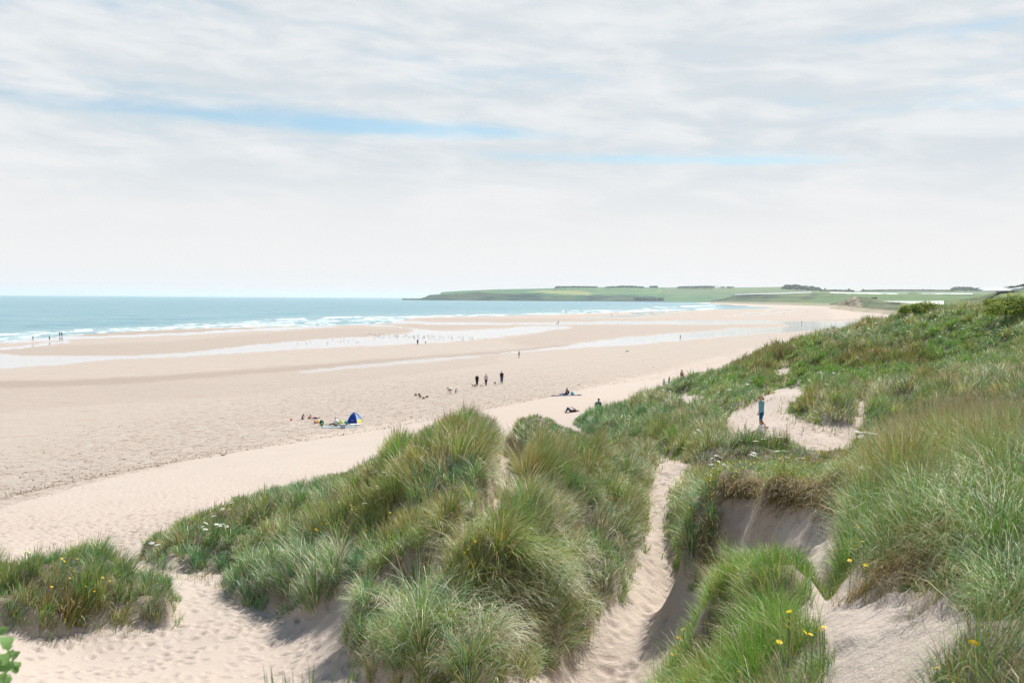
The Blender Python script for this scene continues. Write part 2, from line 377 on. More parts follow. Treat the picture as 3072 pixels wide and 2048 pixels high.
# masks of the shore: pools and wet channels, damp bands, shelly sand
POOLS = [
 ([(0,1043),(100,1034),(180,1024),(200,1021),(207,1026),(180,1031),(100,1041),(0,1051)], 1.),
 ([(-60,1001),(100,1005),(300,1009),(500,1001),(700,989),(900,981),(1000,976),(1005,981),(768,992),(600,1001),(400,1011),(200,1018),(150,1022),(60,1028),(-60,1031)], 1.),
 ([(1045,974),(1100,973),(1180,976),(1222,983),(1300,991),(1335,993),(1450,989),(1530,984),(1545,980),(1600,978),(1700,979),(1715,983),(1650,990),(1600,1000),(1500,1011),(1350,1025),(1200,1034),(1000,1042),(900,1047),(768,1056),(650,1062),(500,1072),(340,1078),(200,1092),(100,1100),(-60,1108),(-60,1052),(60,1066),(200,1068),(400,1066),(550,1058),(650,1048),(768,1034),(900,1022),(1080,1010),(1200,1003),(1243,992),(1232,985),(1180,979),(1100,977)], .72),
 ([(1170,961),(1280,966),(1500,969),(1700,967),(1900,963),(2100,961),(2300,963),(2500,965),(2620,962),(2600,974),(2500,972),(2300,971),(1900,972),(1700,973),(1400,973),(1250,971),(1170,970)], .9),
 ([(1730,953),(1850,947),(1968,941),(2060,938),(2040,942),(1968,947),(1860,952),(1760,956)], .8),
 ([(1440,1066),(1600,1050),(1750,1030),(1900,1010),(2000,1002),(2100,996),(2200,985),(2300,985),(2372,979),(2355,973),(2450,970),(2640,968),(2600,982),(2400,993),(2300,1000),(2150,1012),(2000,1024),(1900,1034),(1750,1041),(1600,1053)], .8),
 ([(2090,912),(2180,914),(2260,920),(2180,925),(2100,929),(2000,936),(1900,943),(1880,938),(2000,930)], .9),
 ([(2175,950),(2230,941),(2300,935),(2400,936),(2330,939),(2240,946)], .5),
 ([(2300,930),(2390,926),(2380,932),(2310,934)], .4),
 ([(900,1112),(1100,1090),(1300,1074),(1440,1064),(1440,1072),(1300,1084),(1100,1102),(900,1120)], .42),
]
DAMP = [
 ([(-60,1142),(200,1140),(400,1130),(600,1118),(768,1106),(950,1092),(1100,1080),(1300,1066),(1500,1052),(1700,1030),(1720,1034),(1500,1062),(1300,1078),(1100,1094),(950,1108),(768,1122),(600,1136),(400,1150),(200,1160),(-60,1166)], .9),
 ([(-60,1050),(200,1035),(500,1025),(768,1002),(1000,984),(1230,985),(1240,995),(1080,1012),(768,1036),(550,1060),(300,1068),(60,1066),(-60,1070)], .45),
 ([(100,1014),(300,998),(500,990),(740,982),(760,986),(500,1000),(300,1008)], .7),
 ([(1250,958),(1400,950),(1700,945),(1968,936),(2250,925),(2480,925),(2500,960),(1900,963),(1536,968),(1280,964)], .4),
 ([(1040,972),(1300,972),(1700,974),(2100,973),(2350,974),(2200,984),(1900,1006),(1600,1040),(1500,1020),(1700,985),(1530,980),(1300,990),(1200,980)], .4),
 ([(-60,1166),(768,1122),(1500,1062),(1500,1090),(768,1180),(-60,1240)], .3),
]
wob = (fbm(XX / np.maximum(YY, 20) * 60, np.log(np.maximum(YY, 1)) * 40, 77, 3) - .5) * 6
Uw = U + wob * 6; Vw = V + wob * .5
farf = (YY > 48)
wet = np.zeros(XX.shape); damp = np.zeros(XX.shape)
for P_, s in POOLS: wet = np.maximum(wet, polymask(Uw, Vw, P_, 3.5, 3.5) * s * farf)
for P_, s in DAMP: damp = np.maximum(damp, polymask(Uw, Vw, P_, 14, 3.) * s * farf)
wet = wet * np.where(wet > .05, .62 + .6 * fbm(XX / np.maximum(YY, 20) * 160, np.log(np.maximum(YY, 1)) * 420, 78, 4), 1)
# band of shell and dried weed fragments below the clean upper sand
PEB = np.interp(U, [-400,0,200,400,600,770,1000,1220,1400,1500,1700,1800,1968,2100,2200,2400], [1640,1528,1470,1422,1378,1345,1298,1262,1237,1218,1180,1152,1122,1088,1065,1010])
PEB = PEB + (fbm(XX * .3, YY * .3, 40, 3) - .5) * 14
peb = smooth(-2, 3, PEB - V) * (.25 + .75 * smooth(220, 70, PEB - V)) * farf * smooth(210, 130, YY)
strand = np.exp(-((PEB - V - 10) / 9) ** 2) * farf * (.3 + .7 * fbm(XX * .12, YY * .12, 43, 2))
# litter under grass
isdune = ((ZZ > 5.1) | (gm > .02)) & (YY < 125) & ((XX > -30) | (YY < 60))
isdune = ((PEB - V) < -60) & (YY < 130) & (YY < 200) | (gm > .02) & (YY < 130)

def ground_mat():
    t = NT('sand'); P = t.n('ShaderNodeNewGeometry').outputs['Position']
    wet = t.attr('wet').outputs['Fac']; damp = t.attr('damp').outputs['Fac']; peb = t.attr('peb').outputs['Fac']; gr = t.attr('grassy').outputs['Fac']; st = t.attr('strand').outputs['Fac']
    n1 = t.noise(P, .35, 5, .6); n2 = t.noise(P, 9., 4, .65); n3 = t.noise(P, 70., 3, .6); n0 = t.noise(P, .03, 4, .55)
    c = t.mix(n1, (.435, .378, .33), (.505, .445, .39))
    c = t.mix(t.ramp(n3, .3, .75), c, t.mix(.5, c, (.42, .32, .25)))
    c = t.mix(t.math('MULTIPLY', t.ramp(n0, .4, .62), .35), c, (.47, .37, .30))
    mk = t.noise(t.n('ShaderNodeMapping', {'Vector': P, 'Rotation': (0, 0, -.3), 'Scale': (.35, 1., 1.)}).outputs[0], .55, 6, .8)
    low_ = t.attr('lowb').outputs['Fac']
    c = t.mix(t.math('MULTIPLY', low_, .8), c, t.mix(n1, (.365, .309, .262), (.42, .364, .312)))
    c = t.mix(t.math('MULTIPLY', t.math('MULTIPLY', t.ramp(mk, .56, .66), low_), .45), c, (.30, .22, .165))
    # damp firm sand; on bank faces, eroded sand with shade painted in
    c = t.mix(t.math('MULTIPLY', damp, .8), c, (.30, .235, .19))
    # flecks of shell, weed and shallow prints
    vo = t.n('ShaderNodeTexNoise', {'Vector': P, 'Scale': 1.5, 'Detail': 6., 'Roughness': .82}).outputs[0]
    vo2 = t.n('ShaderNodeTexNoise', {'Vector': P, 'Scale': 1.7, 'Detail': 4., 'Roughness': .75}).outputs[0]
    sp = t.ramp(vo, .53, .59)
    c = t.mix(t.math('MULTIPLY', t.math('MULTIPLY', sp, peb), .8), c, (.20, .135, .09))
    lt = t.ramp(vo, .44, .34)
    c = t.mix(t.math('MULTIPLY', t.math('MULTIPLY', lt, peb), .5), c, (.66, .58, .51))
    c = t.mix(t.math('MULTIPLY', t.math('MULTIPLY', t.ramp(vo2, .5, .62), st), .75), c, (.24, .16, .10))
    # plant litter under the grass, darkened to paint in shade between the blades
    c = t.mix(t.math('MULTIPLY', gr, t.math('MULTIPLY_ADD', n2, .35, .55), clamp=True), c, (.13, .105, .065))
    # wet sand under a film of water
    c = t.mix(t.math('MULTIPLY', wet, .9), c, (.40, .36, .33))
    rip = t.n('ShaderNodeMapping', {'Vector': P, 'Rotation': (0, 0, -.35), 'Scale': (1., .25, 1.)}).outputs[0]
    rr = t.noise(rip, .8, 5, .75)
    foam = t.math('MULTIPLY', t.ramp(rr, .56, .66), t.ramp(wet, .3, .7))
    c = t.mix(t.math('MULTIPLY', foam, .5), c, (.75, .75, .74))
    rough = t.n('ShaderNodeMapRange', {0: wet, 1: 0., 2: 1., 3: .95, 4: .16}).outputs[0]
    b_rough = rough
    rough = t.math('SUBTRACT', rough, t.math('MULTIPLY', damp, .25))
    bh = t.math('ADD', t.math('MULTIPLY', n2, .03), t.math('MULTIPLY', n3, .006))
    bh = t.math('ADD', bh, t.math('MULTIPLY', t.math('MULTIPLY', vo, peb), .10))
    bs = t.n('ShaderNodeMapRange', {0: wet, 1: 0., 2: .6, 3: 1., 4: .08}).outputs[0]
    bmp = t.n('ShaderNodeBump', {'Strength': bs, 'Distance': 1., 'Height': bh}).outputs[0]
    b = t.bsdf(Base_Color=c, Roughness=rough, Normal=bmp)
    cw = t.ramp(wet, .15, .6); t.t.links.new(cw, b.inputs['Coat Weight']); b.inputs['Coat Roughness'].default_value = .07; b.inputs['Coat IOR'].default_value = 1.4
    sp_ = t.n('ShaderNodeMapRange', {0: wet, 1: 0., 2: 1., 3: .15, 4: .5}).outputs[0]
    t.t.links.new(sp_, b.inputs['Specular IOR Level'])
    return t.done(b.outputs[0])
MSAND = ground_mat()
idx = np.arange(NR * NC).reshape(NR, NC)
Fq = np.stack([idx[:-1, :-1], idx[:-1, 1:], idx[1:, 1:], idx[1:, :-1]], -1).reshape(-1, 4)
dsel = (isdune[:-1, :-1] & isdune[1:, 1:] & isdune[1:, :-1] & isdune[:-1, 1:]).ravel()
allv = np.stack([XX.ravel(), YY.ravel(), ZZ.ravel()], -1)
def submesh(name, sel, mat, attrs):
    f = Fq[sel]; used = np.zeros(NR * NC, bool); used[f.ravel()] = True
    re = np.cumsum(used) - 1
    return mesh_np(name, allv[used], re[f], mat, attrs={k: a.ravel()[used] for k, a in attrs.items()})
bank_shade = np.zeros(XX.shape)  # steep bank and near sand: browner eroded faces, shadow tone painted into the colour
for P_, a_, b_ in ((BANK, 13.8, 22.5), (NEAR, 0, 9.5)): bank_shade = np.maximum(bank_shade, polymask(U, V, P_, 20, 1.) * (FF > a_) * (FF < b_) * .7 * smooth(.25, .8, np.abs(np.gradient(ZZ, axis=0) / np.gradient(rows)[:, None])) * (.5 + fbm(XX * 2, YY * 2, 88, 3)))
damp = np.clip(np.maximum(damp, bank_shade), 0, 1)  # from here damp also carries the painted bank shade
lowb = farf * smooth(-5, 25, PEB - V) * (YY < 700)
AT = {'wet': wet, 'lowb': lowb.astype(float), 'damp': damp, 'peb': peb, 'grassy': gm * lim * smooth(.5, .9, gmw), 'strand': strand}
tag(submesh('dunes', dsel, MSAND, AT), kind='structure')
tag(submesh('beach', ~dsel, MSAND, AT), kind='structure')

# ------------------------------------------------------------------ sea
ys = [250.]
while ys[-1] < 30000: ys.append(ys[-1] + max(2., ys[-1] ** 2 / (15 * FPX) * 1.3))
ys = np.array(ys); NCs = 900; cs = np.linspace(-.62, .55, NCs)
SY = np.repeat(ys[:, None], NCs, 1); SX = (SY + 20) * cs[None]
SZ = .0 + .16 * (fbm(SX * .05, SY * .12, 90, 2) - .5) * smooth(600, 250, SY) + .02
su, sv, sf = project(SX, SY, SZ)
swob = (fbm(SX / SY * 70, np.log(SY) * 60, 55, 4) - .5)
su2 = su + swob * 40; sv2 = sv + swob * 4
ZONE = [(-80,1001),(300,986),(600,971),(850,956),(1050,948),(1300,945),(1536,941),(1968,929),(2150,916),(2160,926),(1968,940),(1500,952),(1300,956),(1210,970),(1050,978),(768,996),(300,1012),(-80,1030)]
zone = polymask(su2, sv2, ZONE, 7, 3.)
streak = fbm(SX / SY * 90, np.log(SY) * 520, 61, 4)
foam = zone * smooth(.50, .66, streak) * .7
for L, h in [([(-60,1005),(100,1002),(180,997),(260,993)],2.6),([(228,989),(275,989)],3.5),([(330,986),(400,984),(470,981)],1.8),([(350,990),(500,983),(600,978),(768,970)],2.4),
             ([(520,975),(640,970),(768,965)],1.6),([(575,972),(592,971)],2.6),([(832,959),(912,956)],3.2),([(830,966),(920,962)],2.),([(760,975),(900,970),(1040,962),(1180,958)],2.),([(975,953),(1085,951)],2.4),
             ([(1100,955),(1250,950),(1400,946),(1536,944),(1700,940),(1900,935),(2060,928)],2.),([(1690,934),(1720,932),(1800,932),(1968,928)],1.8),([(1930,924),(2080,919),(2160,915)],1.6),([(2100,908),(2190,909)],1.3),
             ([(200,996),(420,990),(640,984),(850,976),(1000,972)],1.5)]:
    foam = np.maximum(foam, linemask(su + swob * 20, sv + swob * 6, L, h * .62) * (.6 + .4 * smooth(.35, .5, streak)))
shallow = polymask(su2, sv2, [(-80,996),(400,976),(800,950),(1200,938),(1700,925),(2160,908),(2200,1040),(-80,1040)], 18, 2.5)
def sea_mat():
    t = NT('sea_water'); P = t.n('ShaderNodeNewGeometry').outputs['Position']
    foam = t.attr('foam').outputs['Fac']; sh = t.attr('shallow').outputs['Fac']
    mp = t.n('ShaderNodeMapping', {'Vector': P, 'Rotation': (0, 0, .35), 'Scale': (.35, 1., 1.)}).outputs[0]
    n1 = t.noise(mp, .22, 6, .68); n2 = t.noise(mp, .035, 5, .65); n3 = t.noise(mp, .0035, 4, .6)
    c = t.mix(t.ramp(n3, .35, .65), (.145, .275, .312), (.19, .325, .355))
    c = t.mix(t.ramp(n2, .40, .60), c, (.06, .22, .275))
    c = t.mix(t.math('MULTIPLY', t.ramp(n1, .48, .66), .8), c, (.30, .47, .50))
    c = t.mix(t.math('MULTIPLY', sh, .55), c, (.24, .36, .36))
    c = t.mix(foam, c, (.74, .76, .77))
    bmp = t.n('ShaderNodeBump', {'Strength': 1., 'Distance': 1.2, 'Height': t.math('ADD', n1, t.math('MULTIPLY', n2, 3.))}).outputs[0]
    r = t.n('ShaderNodeMapRange', {0: foam, 1: 0., 2: 1., 3: .28, 4: .8}).outputs[0]
    b = t.bsdf(Base_Color=c, Roughness=r, Normal=bmp, IOR=1.33)
    b.inputs['Specular IOR Level'].default_value = .32
    return t.done(b.outputs[0])
MSEA = sea_mat()
ns = len(ys); si = np.arange(ns * NCs).reshape(ns, NCs)
sq = np.stack([si[:-1, :-1], si[:-1, 1:], si[1:, 1:], si[1:, :-1]], -1).reshape(-1, 4)
tag(mesh_np('sea', np.stack([SX.ravel(), SY.ravel(), SZ.ravel()], -1), sq, MSEA, attrs={'foam': foam.ravel(), 'shallow': shallow.ravel()}), kind='structure')

# ------------------------------------------------------------------ far land
def land_mat():
    t = NT('far_land'); P = t.n('ShaderNodeNewGeometry').outputs['Position']
    c0 = t.attr('col').outputs['Color']
    n = t.noise(P, .03, 5, .65); n2 = t.noise(P, .005, 3, .5)
    c = t.mix(t.math('MULTIPLY', t.ramp(n, .35, .7), .5), c0, t.mix(.45, c0, (.03, .05, .02)))
    c = t.mix(t.math('MULTIPLY', t.ramp(n2, .45, .6), .3), c, (.16, .2, .07))
    b = t.bsdf(Base_Color=c, Roughness=.95); b.inputs['Specular IOR Level'].default_value = .1
    return t.done(b.outputs[0])
MLAND = land_mat()
def hor(u): return 884 + .0065 * u
def strip(name, us, prof, colfn, skirt=True, nu=260, nt=70, rough=0., seed=0, kind='structure', mat=None):
    """hillside: prof = list of (depth, [(u, v), ...]) lines from shore to crest and on behind"""
    uu = np.linspace(us[0], us[1], nu)
    L = []
    for item in prof:
        d, line = item[0], item[1]
        vv = np.interp(uu, [p[0] for p in line], [p[1] for p in line])
        dd = np.interp(uu, [p[0] for p in d], [p[1] for p in d]) if isinstance(d, list) else np.full(nu, float(d))
        d_ = np.stack([((uu - 1536) / FPX) * dd, dd, CAMZ - (vv - hor(uu)) / FPX * dd], -1)
        L.append(d_)
    b0 = L[0].copy(); b0[:, 0] *= .88; b0[:, 1] *= .88; b0[:, 2] -= 7.
    if not skirt: b0 = L[0].copy(); b0[:, 2] -= .3
    L.insert(0, b0)
    L = np.array(L)                                   # k, nu, 3
    k = len(L); tt = np.linspace(0, k - 1, nt); i = np.clip(tt.astype(int), 0, k - 2); a = (tt - i)[:, None, None]
    G = L[i] * (1 - a) + L[i + 1] * a
    tfrac = (tt[:, None] - 1) * np.ones(nu)[None]
    if rough:
        nz = fbm(G[..., 0] / 60, tt[:, None] * 6 + G[..., 1] / 300, seed, 4) - .5
        amp = rough * np.clip(np.minimum(tfrac, 1) * 2, 0, 1) * np.clip((k - 2 - tfrac) * 1.5, 0, 1)
        amp = np.where(tfrac > 1.2, amp * .15, amp)
        G[..., 2] += nz * amp
        G[..., 1] += nz * amp * 3
    c = colfn(uu[None] * np.ones((nt, 1)), tfrac, G)
    ii = np.arange(nt * nu).reshape(nt, nu)
    q = np.stack([ii[:-1, :-1], ii[:-1, 1:], ii[1:, 1:], ii[1:, :-1]], -1).reshape(-1, 4)
    return tag(mesh_np(name, G.reshape(-1, 3), q, mat or MLAND, attrs={'col': c.reshape(-1, 3)}), kind=kind)
def cmix(a, b, t): return a * (1 - t[..., None]) + b * t[..., None]
CA = lambda *c: np.array(c)
def col_head(u, t, G):
    n = fbm(G[..., 0] / 90, G[..., 2] / 18 + t * 3, 5, 4)
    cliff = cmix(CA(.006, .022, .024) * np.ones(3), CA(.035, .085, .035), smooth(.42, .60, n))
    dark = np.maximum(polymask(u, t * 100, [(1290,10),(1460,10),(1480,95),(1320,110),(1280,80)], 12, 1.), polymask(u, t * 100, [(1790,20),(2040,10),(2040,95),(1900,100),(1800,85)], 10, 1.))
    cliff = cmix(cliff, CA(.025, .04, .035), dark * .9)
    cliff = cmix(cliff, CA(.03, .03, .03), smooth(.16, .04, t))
    field = CA(.065, .155, .065) * np.ones(u.shape + (1,))
    f2 = polymask(u, t * 100, [(1570,125),(1640,165),(1740,165),(1800,110),(1700,108)], 5, 1.)
    field = cmix(field, CA(.26, .28, .10), f2)
    f3 = polymask(u, t * 100, [(1780,115),(1740,165),(1800,190),(2000,190),(2000,150),(1900,120)], 6, 1.)
    field = cmix(field, CA(.11, .20, .075), f3)
    f4 = polymask(u, t * 100, [(1930,130),(2000,150),(2100,125),(2200,170),(2000,180)], 8, 1.)
    field = cmix(field, CA(.17, .24, .08), f4)
    field = cmix(field, CA(.20, .19, .09), smooth(1.8, 1.95, t) * smooth(1650, 1400, u))
    return cmix(cliff, field, smooth(.97, 1.03, t))
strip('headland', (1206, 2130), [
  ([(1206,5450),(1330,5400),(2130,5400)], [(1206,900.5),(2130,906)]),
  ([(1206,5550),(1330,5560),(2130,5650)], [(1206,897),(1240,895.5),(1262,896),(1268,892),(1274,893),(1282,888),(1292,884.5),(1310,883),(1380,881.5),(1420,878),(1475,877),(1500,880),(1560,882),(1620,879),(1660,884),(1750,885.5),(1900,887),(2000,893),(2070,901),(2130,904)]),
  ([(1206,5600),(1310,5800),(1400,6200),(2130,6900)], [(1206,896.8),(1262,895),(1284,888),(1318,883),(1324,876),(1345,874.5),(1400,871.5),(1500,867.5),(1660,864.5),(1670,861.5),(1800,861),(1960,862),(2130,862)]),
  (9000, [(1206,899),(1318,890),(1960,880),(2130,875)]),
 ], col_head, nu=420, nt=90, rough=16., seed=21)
def col_green(u, t, G):
    n = fbm(G[..., 0] / 120, t * 8, 15, 4)
    c = cmix(CA(.055, .14, .06) * np.ones(3), CA(.09, .18, .07), smooth(.4, .6, n))
    return cmix(c, CA(.18, .2, .09), smooth(1.2, 1.6, t) * .5)
strip('farmland', (1990, 3300), [
  (5200, [(1990,904),(3300,912)]), (5400, [(1990,899),(2100,897),(3300,903)]),
  ([(1990,6600),(3300,6600)], [(1990,862.5),(2190,862),(2340,860),(2380,864),(2500,869),(2560,873),(2700,869.5),(2900,870),(3300,871)]), (9000, [(1990,885),(3300,892)])],
  col_green, nu=200, nt=50, rough=4., seed=31)
def col_dunehill(u, t, G):
    n = fbm(G[..., 0] / 25, t * 14 + G[..., 0] / 60, 45, 4)
    c = cmix(CA(.05, .085, .05) * np.ones(3), CA(.14, .19, .08), smooth(.38, .58, n))
    g = smooth(2400, 2480, u); c = cmix(c, CA(.11, .18, .07), g * .8)
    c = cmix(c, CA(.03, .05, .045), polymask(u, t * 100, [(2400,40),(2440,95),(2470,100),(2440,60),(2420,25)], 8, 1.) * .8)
    c = cmix(c, CA(.42, .35, .26), smooth(.12, .02, t) * .6)
    return cmix(c, CA(.12, .17, .07), smooth(1., 1.2, t))
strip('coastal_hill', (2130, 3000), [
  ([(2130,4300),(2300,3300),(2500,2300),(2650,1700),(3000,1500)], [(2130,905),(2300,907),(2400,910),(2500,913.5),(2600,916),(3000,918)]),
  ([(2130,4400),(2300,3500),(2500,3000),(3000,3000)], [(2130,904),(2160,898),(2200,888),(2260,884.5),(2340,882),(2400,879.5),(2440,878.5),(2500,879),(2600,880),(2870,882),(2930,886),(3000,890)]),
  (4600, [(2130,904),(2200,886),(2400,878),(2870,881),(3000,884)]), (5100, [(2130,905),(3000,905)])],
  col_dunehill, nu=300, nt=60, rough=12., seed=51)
MPLASTIC = simple_mat('crop_cover', (.62, .64, .64), .5, .05, .02)
def col_white(u, t, G): return np.ones(u.shape + (3,)) * .8
def cover(name, label, us, front, back, d0, d1):
    ad = lambda D, q: [(a, b + q) for a, b in D] if isinstance(D, list) else D + q
    o = strip(name, us, [(d0, [(p[0], p[1] + .3) for p in front]), (ad(d0, 2), [(p[0], p[1] - .8) for p in front]), (d1, back), (ad(d1, 4), [(p[0], p[1] + 1.5) for p in back])], col_white, False, nu=60, nt=12, kind=None, mat=MPLASTIC)
    tag(o, label, 'crop cover', 'white crop covers on the far fields'); return o
cover('crop_cover', 'long thin white strip of crop cover on the hill edge above the far dunes', (2203, 2432), [(2203,884.5),(2280,882.5),(2360,880.5),(2432,878)], [(2203,882.8),(2280,880.2),(2360,878),(2432,875.6)], [(2203,4010),(2300,3495),(2400,3250),(2432,3170)], [(2203,4080),(2300,3560),(2400,3320),(2432,3240)])
cover('crop_cover', 'longest white strip of crop cover, behind the sandy mound with the bush', (2488, 2760), [(2488,879.5),(2600,880.5),(2640,882.5),(2700,882),(2760,882)], [(2488,876.5),(2600,878),(2700,879),(2760,879.2)], 2990, 3060)
cover('crop_cover', 'short white strip of crop cover, right end of the upper row', (2760, 2915), [(2760,882),(2830,881),(2915,882)], [(2760,879.4),(2830,879),(2915,880)], 2992, 3060)
cover('crop_cover', 'broad white crop cover on flat ground behind the two rose bushes', (2640, 3000), [(2640,905),(2700,909),(2760,911),(2900,915),(3000,915)], [(2640,903),(2760,903),(2860,902),(3000,901)], 1250, 1600)
def col_bankf(u, t, G): return cmix(CA(.10, .14, .06) * np.ones(3), CA(.17, .20, .09), smooth(.35, .65, fbm(G[..., 0] / 14, t * 6, 66, 4)))
strip('field', (2632, 3300), [(1150, [(2632,912),(2760,917),(2900,920),(3300,922)]), (1244, [(2632,909),(2700,910),(2760,911.6),(2900,915.6),(3300,916)]), (1610, [(2632,904.5),(2760,904),(2860,903),(3300,902)]), (1900, [(2632,908),(3300,904)])], col_bankf, nu=160, nt=40, rough=1.2, seed=77)
# low green dune land from the sandy mound to the bushes
def col_mound(u, t, G):
    n = fbm(G[..., 0] / 5, t * 9 + G[..., 0] / 9, 65, 4)
    sand = CA(.50, .40, .31) * np.ones(3)
    green = cmix(CA(.12, .15, .09) * np.ones(3), CA(.19, .21, .13), smooth(.35, .65, n))
    m = polymask(u, t * 100, [(2490,-20),(2480,30),(2520,90),(2560,100),(2580,60),(2600,-20)], 8, 1.) * smooth(.38, .55, n)
    m = np.maximum(m, smooth(.12, .0, t) * .8)
    return cmix(green, sand, np.clip(m, 0, 1))
strip('dune_mound', (2488, 3000), [
  ([(2488,1700),(2560,1250),(2700,800),(3000,700)], [(2488,914.5),(2540,919),(2590,925),(2650,931),(2720,935),(3000,940)]),
  ([(2488,1720),(2560,1350),(2700,900),(3000,800)], [(2488,913),(2520,905),(2545,890),(2560,886.5),(2575,889),(2600,892),(2630,899),(2645,904),(2700,908),(2760,914),(3000,918)]),
  ([(2488,1760),(2560,1450),(2700,980),(3000,880)], [(2488,914),(2520,907),(2560,888),(2600,893),(2645,904.5),(2700,909),(2760,915),(3000,919)]),
  (1800, [(2488,915),(2700,913),(3000,919)])], col_mound, nu=260, nt=50, rough=2.5, seed=71)
def col_righthill(u, t, G):
    n = fbm(G[..., 0] / 12, t * 8, 85, 4)
    c = cmix(CA(.10, .15, .055) * np.ones(3), CA(.17, .21, .08), smooth(.35, .65, n))
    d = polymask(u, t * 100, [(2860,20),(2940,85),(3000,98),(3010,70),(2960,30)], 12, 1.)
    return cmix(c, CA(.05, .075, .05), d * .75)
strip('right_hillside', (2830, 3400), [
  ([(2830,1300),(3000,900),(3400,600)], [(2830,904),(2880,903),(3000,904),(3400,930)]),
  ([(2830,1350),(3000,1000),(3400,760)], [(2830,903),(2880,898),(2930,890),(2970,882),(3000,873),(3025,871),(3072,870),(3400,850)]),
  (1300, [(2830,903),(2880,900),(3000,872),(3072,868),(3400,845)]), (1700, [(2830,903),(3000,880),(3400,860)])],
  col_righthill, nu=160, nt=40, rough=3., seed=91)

# ---------- far woods and trees
def leaf_mat(name, c1, c2, trans=.25):
    t = NT(name); r = t.n('ShaderNodeNewGeometry').outputs['Random Per Island']
    c = t.mix(r, c1, c2)
    b = t.bsdf(Base_Color=c, Roughness=.6); b.inputs['Specular IOR Level'].default_value = .25
    tr = t.n('ShaderNodeBsdfTranslucent', {'Color': c})
    return t.done(t.n('ShaderNodeMixShader', {0: trans, 1: b.outputs[0], 2: tr.outputs[0]}).outputs[0])
MTREE = leaf_mat('far_foliage', (.025, .05, .022), (.06, .10, .035))
MTRUNK = simple_mat('bark', (.12, .09, .07), .9)
MHOUSE = simple_mat('white_wall', (.75, .73, .70), .8, .05)
MROOF = simple_mat('slate_roof', (.13, .13, .15), .7, .1)
def crown_quads(cx, cy, cz, rx, ry, rz, n, s, r):
    """leaf clumps spread through an uneven crown: 2 crossed-angle quads each"""
    nb = max(3, int(n / 60)); B = r.normal(0, .42, (nb, 3)) * [1, 1, .7]
    k = r.integers(0, nb, n); d = r.normal(0, 1, (n, 3)); d /= np.linalg.norm(d, axis=1)[:, None]
    p = B[k] + d * (r.random((n, 1)) ** .4) * r.uniform(.3, .55, (nb, 1))[k]
    p = p * [rx, ry, rz] + [cx, cy, cz]
    a = r.normal(0, 1, (n, 3)); a /= np.linalg.norm(a, axis=1)[:, None]
    b = np.cross(a, r.normal(0, 1, (n, 3))); b /= np.linalg.norm(b, axis=1)[:, None]
    ss = s * r.uniform(.6, 1.3, (n, 1))
    v = np.stack([p - a * ss - b * ss * .6, p + a * ss - b * ss * .6, p + a * ss + b * ss * .6, p - a * ss + b * ss * .6], 1)
    return v.reshape(-1, 3)
def quads(n, o=0): return np.arange(n * 4).reshape(n, 4) + o
def far_tree(u, vbase, vtop, d, wpx, label, trunkfrac=.25):
    r = np.random.default_rng(int(u * 7) % 99991)
    b = at(u, vbase + 1, Y=d); H = (vbase - vtop + 1) / FPX * d; w = wpx / FPX * d / 2
    root = empty('tree', b); tag(root, label, 'tree', 'trees on the far skyline')
    n = 260
    v = crown_quads(0, 0, H * (trunkfrac + (1 - trunkfrac) / 2), w, w, H * (1 - trunkfrac) / 2, n, max(w, H * .4) * .16, r)
    o = mesh_np('crown', v, quads(n), MTREE, root, smooth_=False)
    bm = bmesh.new(); bmesh.ops.create_cone(bm, segments=7, radius1=H * .05, radius2=H * .02, depth=H * .6, cap_ends=True)
    bmesh.ops.translate(bm, verts=bm.verts, vec=(0, 0, H * .3))
    me = bpy.data.meshes.new('trunk'); bm.to_mesh(me); bm.free(); me.materials.append(MTRUNK)
    t_ = bpy.data.objects.new('trunk', me); COL.objects.link(t_); t_.parent = root
for u, vb, vt, d, w, lab in [
  (1722,862.5,856.5,6000,6,'tiny dark tree alone on the headland skyline, left of all the tree lines'),
  (1730,862.5,858,6000,8,'low tree just right of the lone headland tree'),
  (2145,862.5,857.5,6400,8,'small round tree on the skyline right of the long hedge'),
  (2155,862.5,858.5,6400,5,'narrow small tree between two hedges on the skyline'),
  (2474,869.5,863,5600,9,'small umbrella-shaped tree just right of the big dark wood'),
  (2549,874,864,5200,6,'tall thin tree on the low skyline right of the big wood'),
  (2590,872,866.5,6000,8,'small tree beside a pale field on the low skyline'),
  (2770,871,866,6000,5,'slim distant tree midway between the two woods'),
  ]: far_tree(u, vb, vt, d, w, lab)
def wood(name, line, d, dep, label, seed, size=5.):
    """tree belt as one mass: line = (u, base v, top v)"""
    r = np.random.default_rng(seed); vs_ = []
    us = np.array([p[0] for p in line]); n = int((us[-1] - us[0]) * 9)
    uu = r.uniform(us[0], us[-1], n); vb = np.interp(uu, us, [p[1] for p in line]); vt = np.interp(uu, us, [p[2] for p in line])
    size = size * .62; vt = vt + (.35 + .65 * vnoise(uu / 5, uu * 0, seed) * 1.) * (vb - vt) * .38; n = len(uu)
    h = r.random(n) ** .7; dd = d + r.uniform(0, dep, n)
    x = (uu - 1536) / FPX * dd; z = CAMZ - ((vb + .4) * (1 - h) + vt * h - hor(uu)) / FPX * dd
    p = np.stack([x, dd, z], -1); a = r.normal(0, 1, (n, 3)); a /= np.linalg.norm(a, axis=1)[:, None]
    b = np.cross(a, r.normal(0, 1, (n, 3))); b /= np.linalg.norm(b, axis=1)[:, None]
    s = size * r.uniform(.6, 1.3, (n, 1)) * d / 5000
    v = np.stack([p - a * s - b * s, p + a * s - b * s, p + a * s + b * s, p - a * s + b * s], 1).reshape(-1, 3)
    return tag(mesh_np(name, v, quads(n), MTREE, smooth_=False), label, 'wood', None, 'stuff')
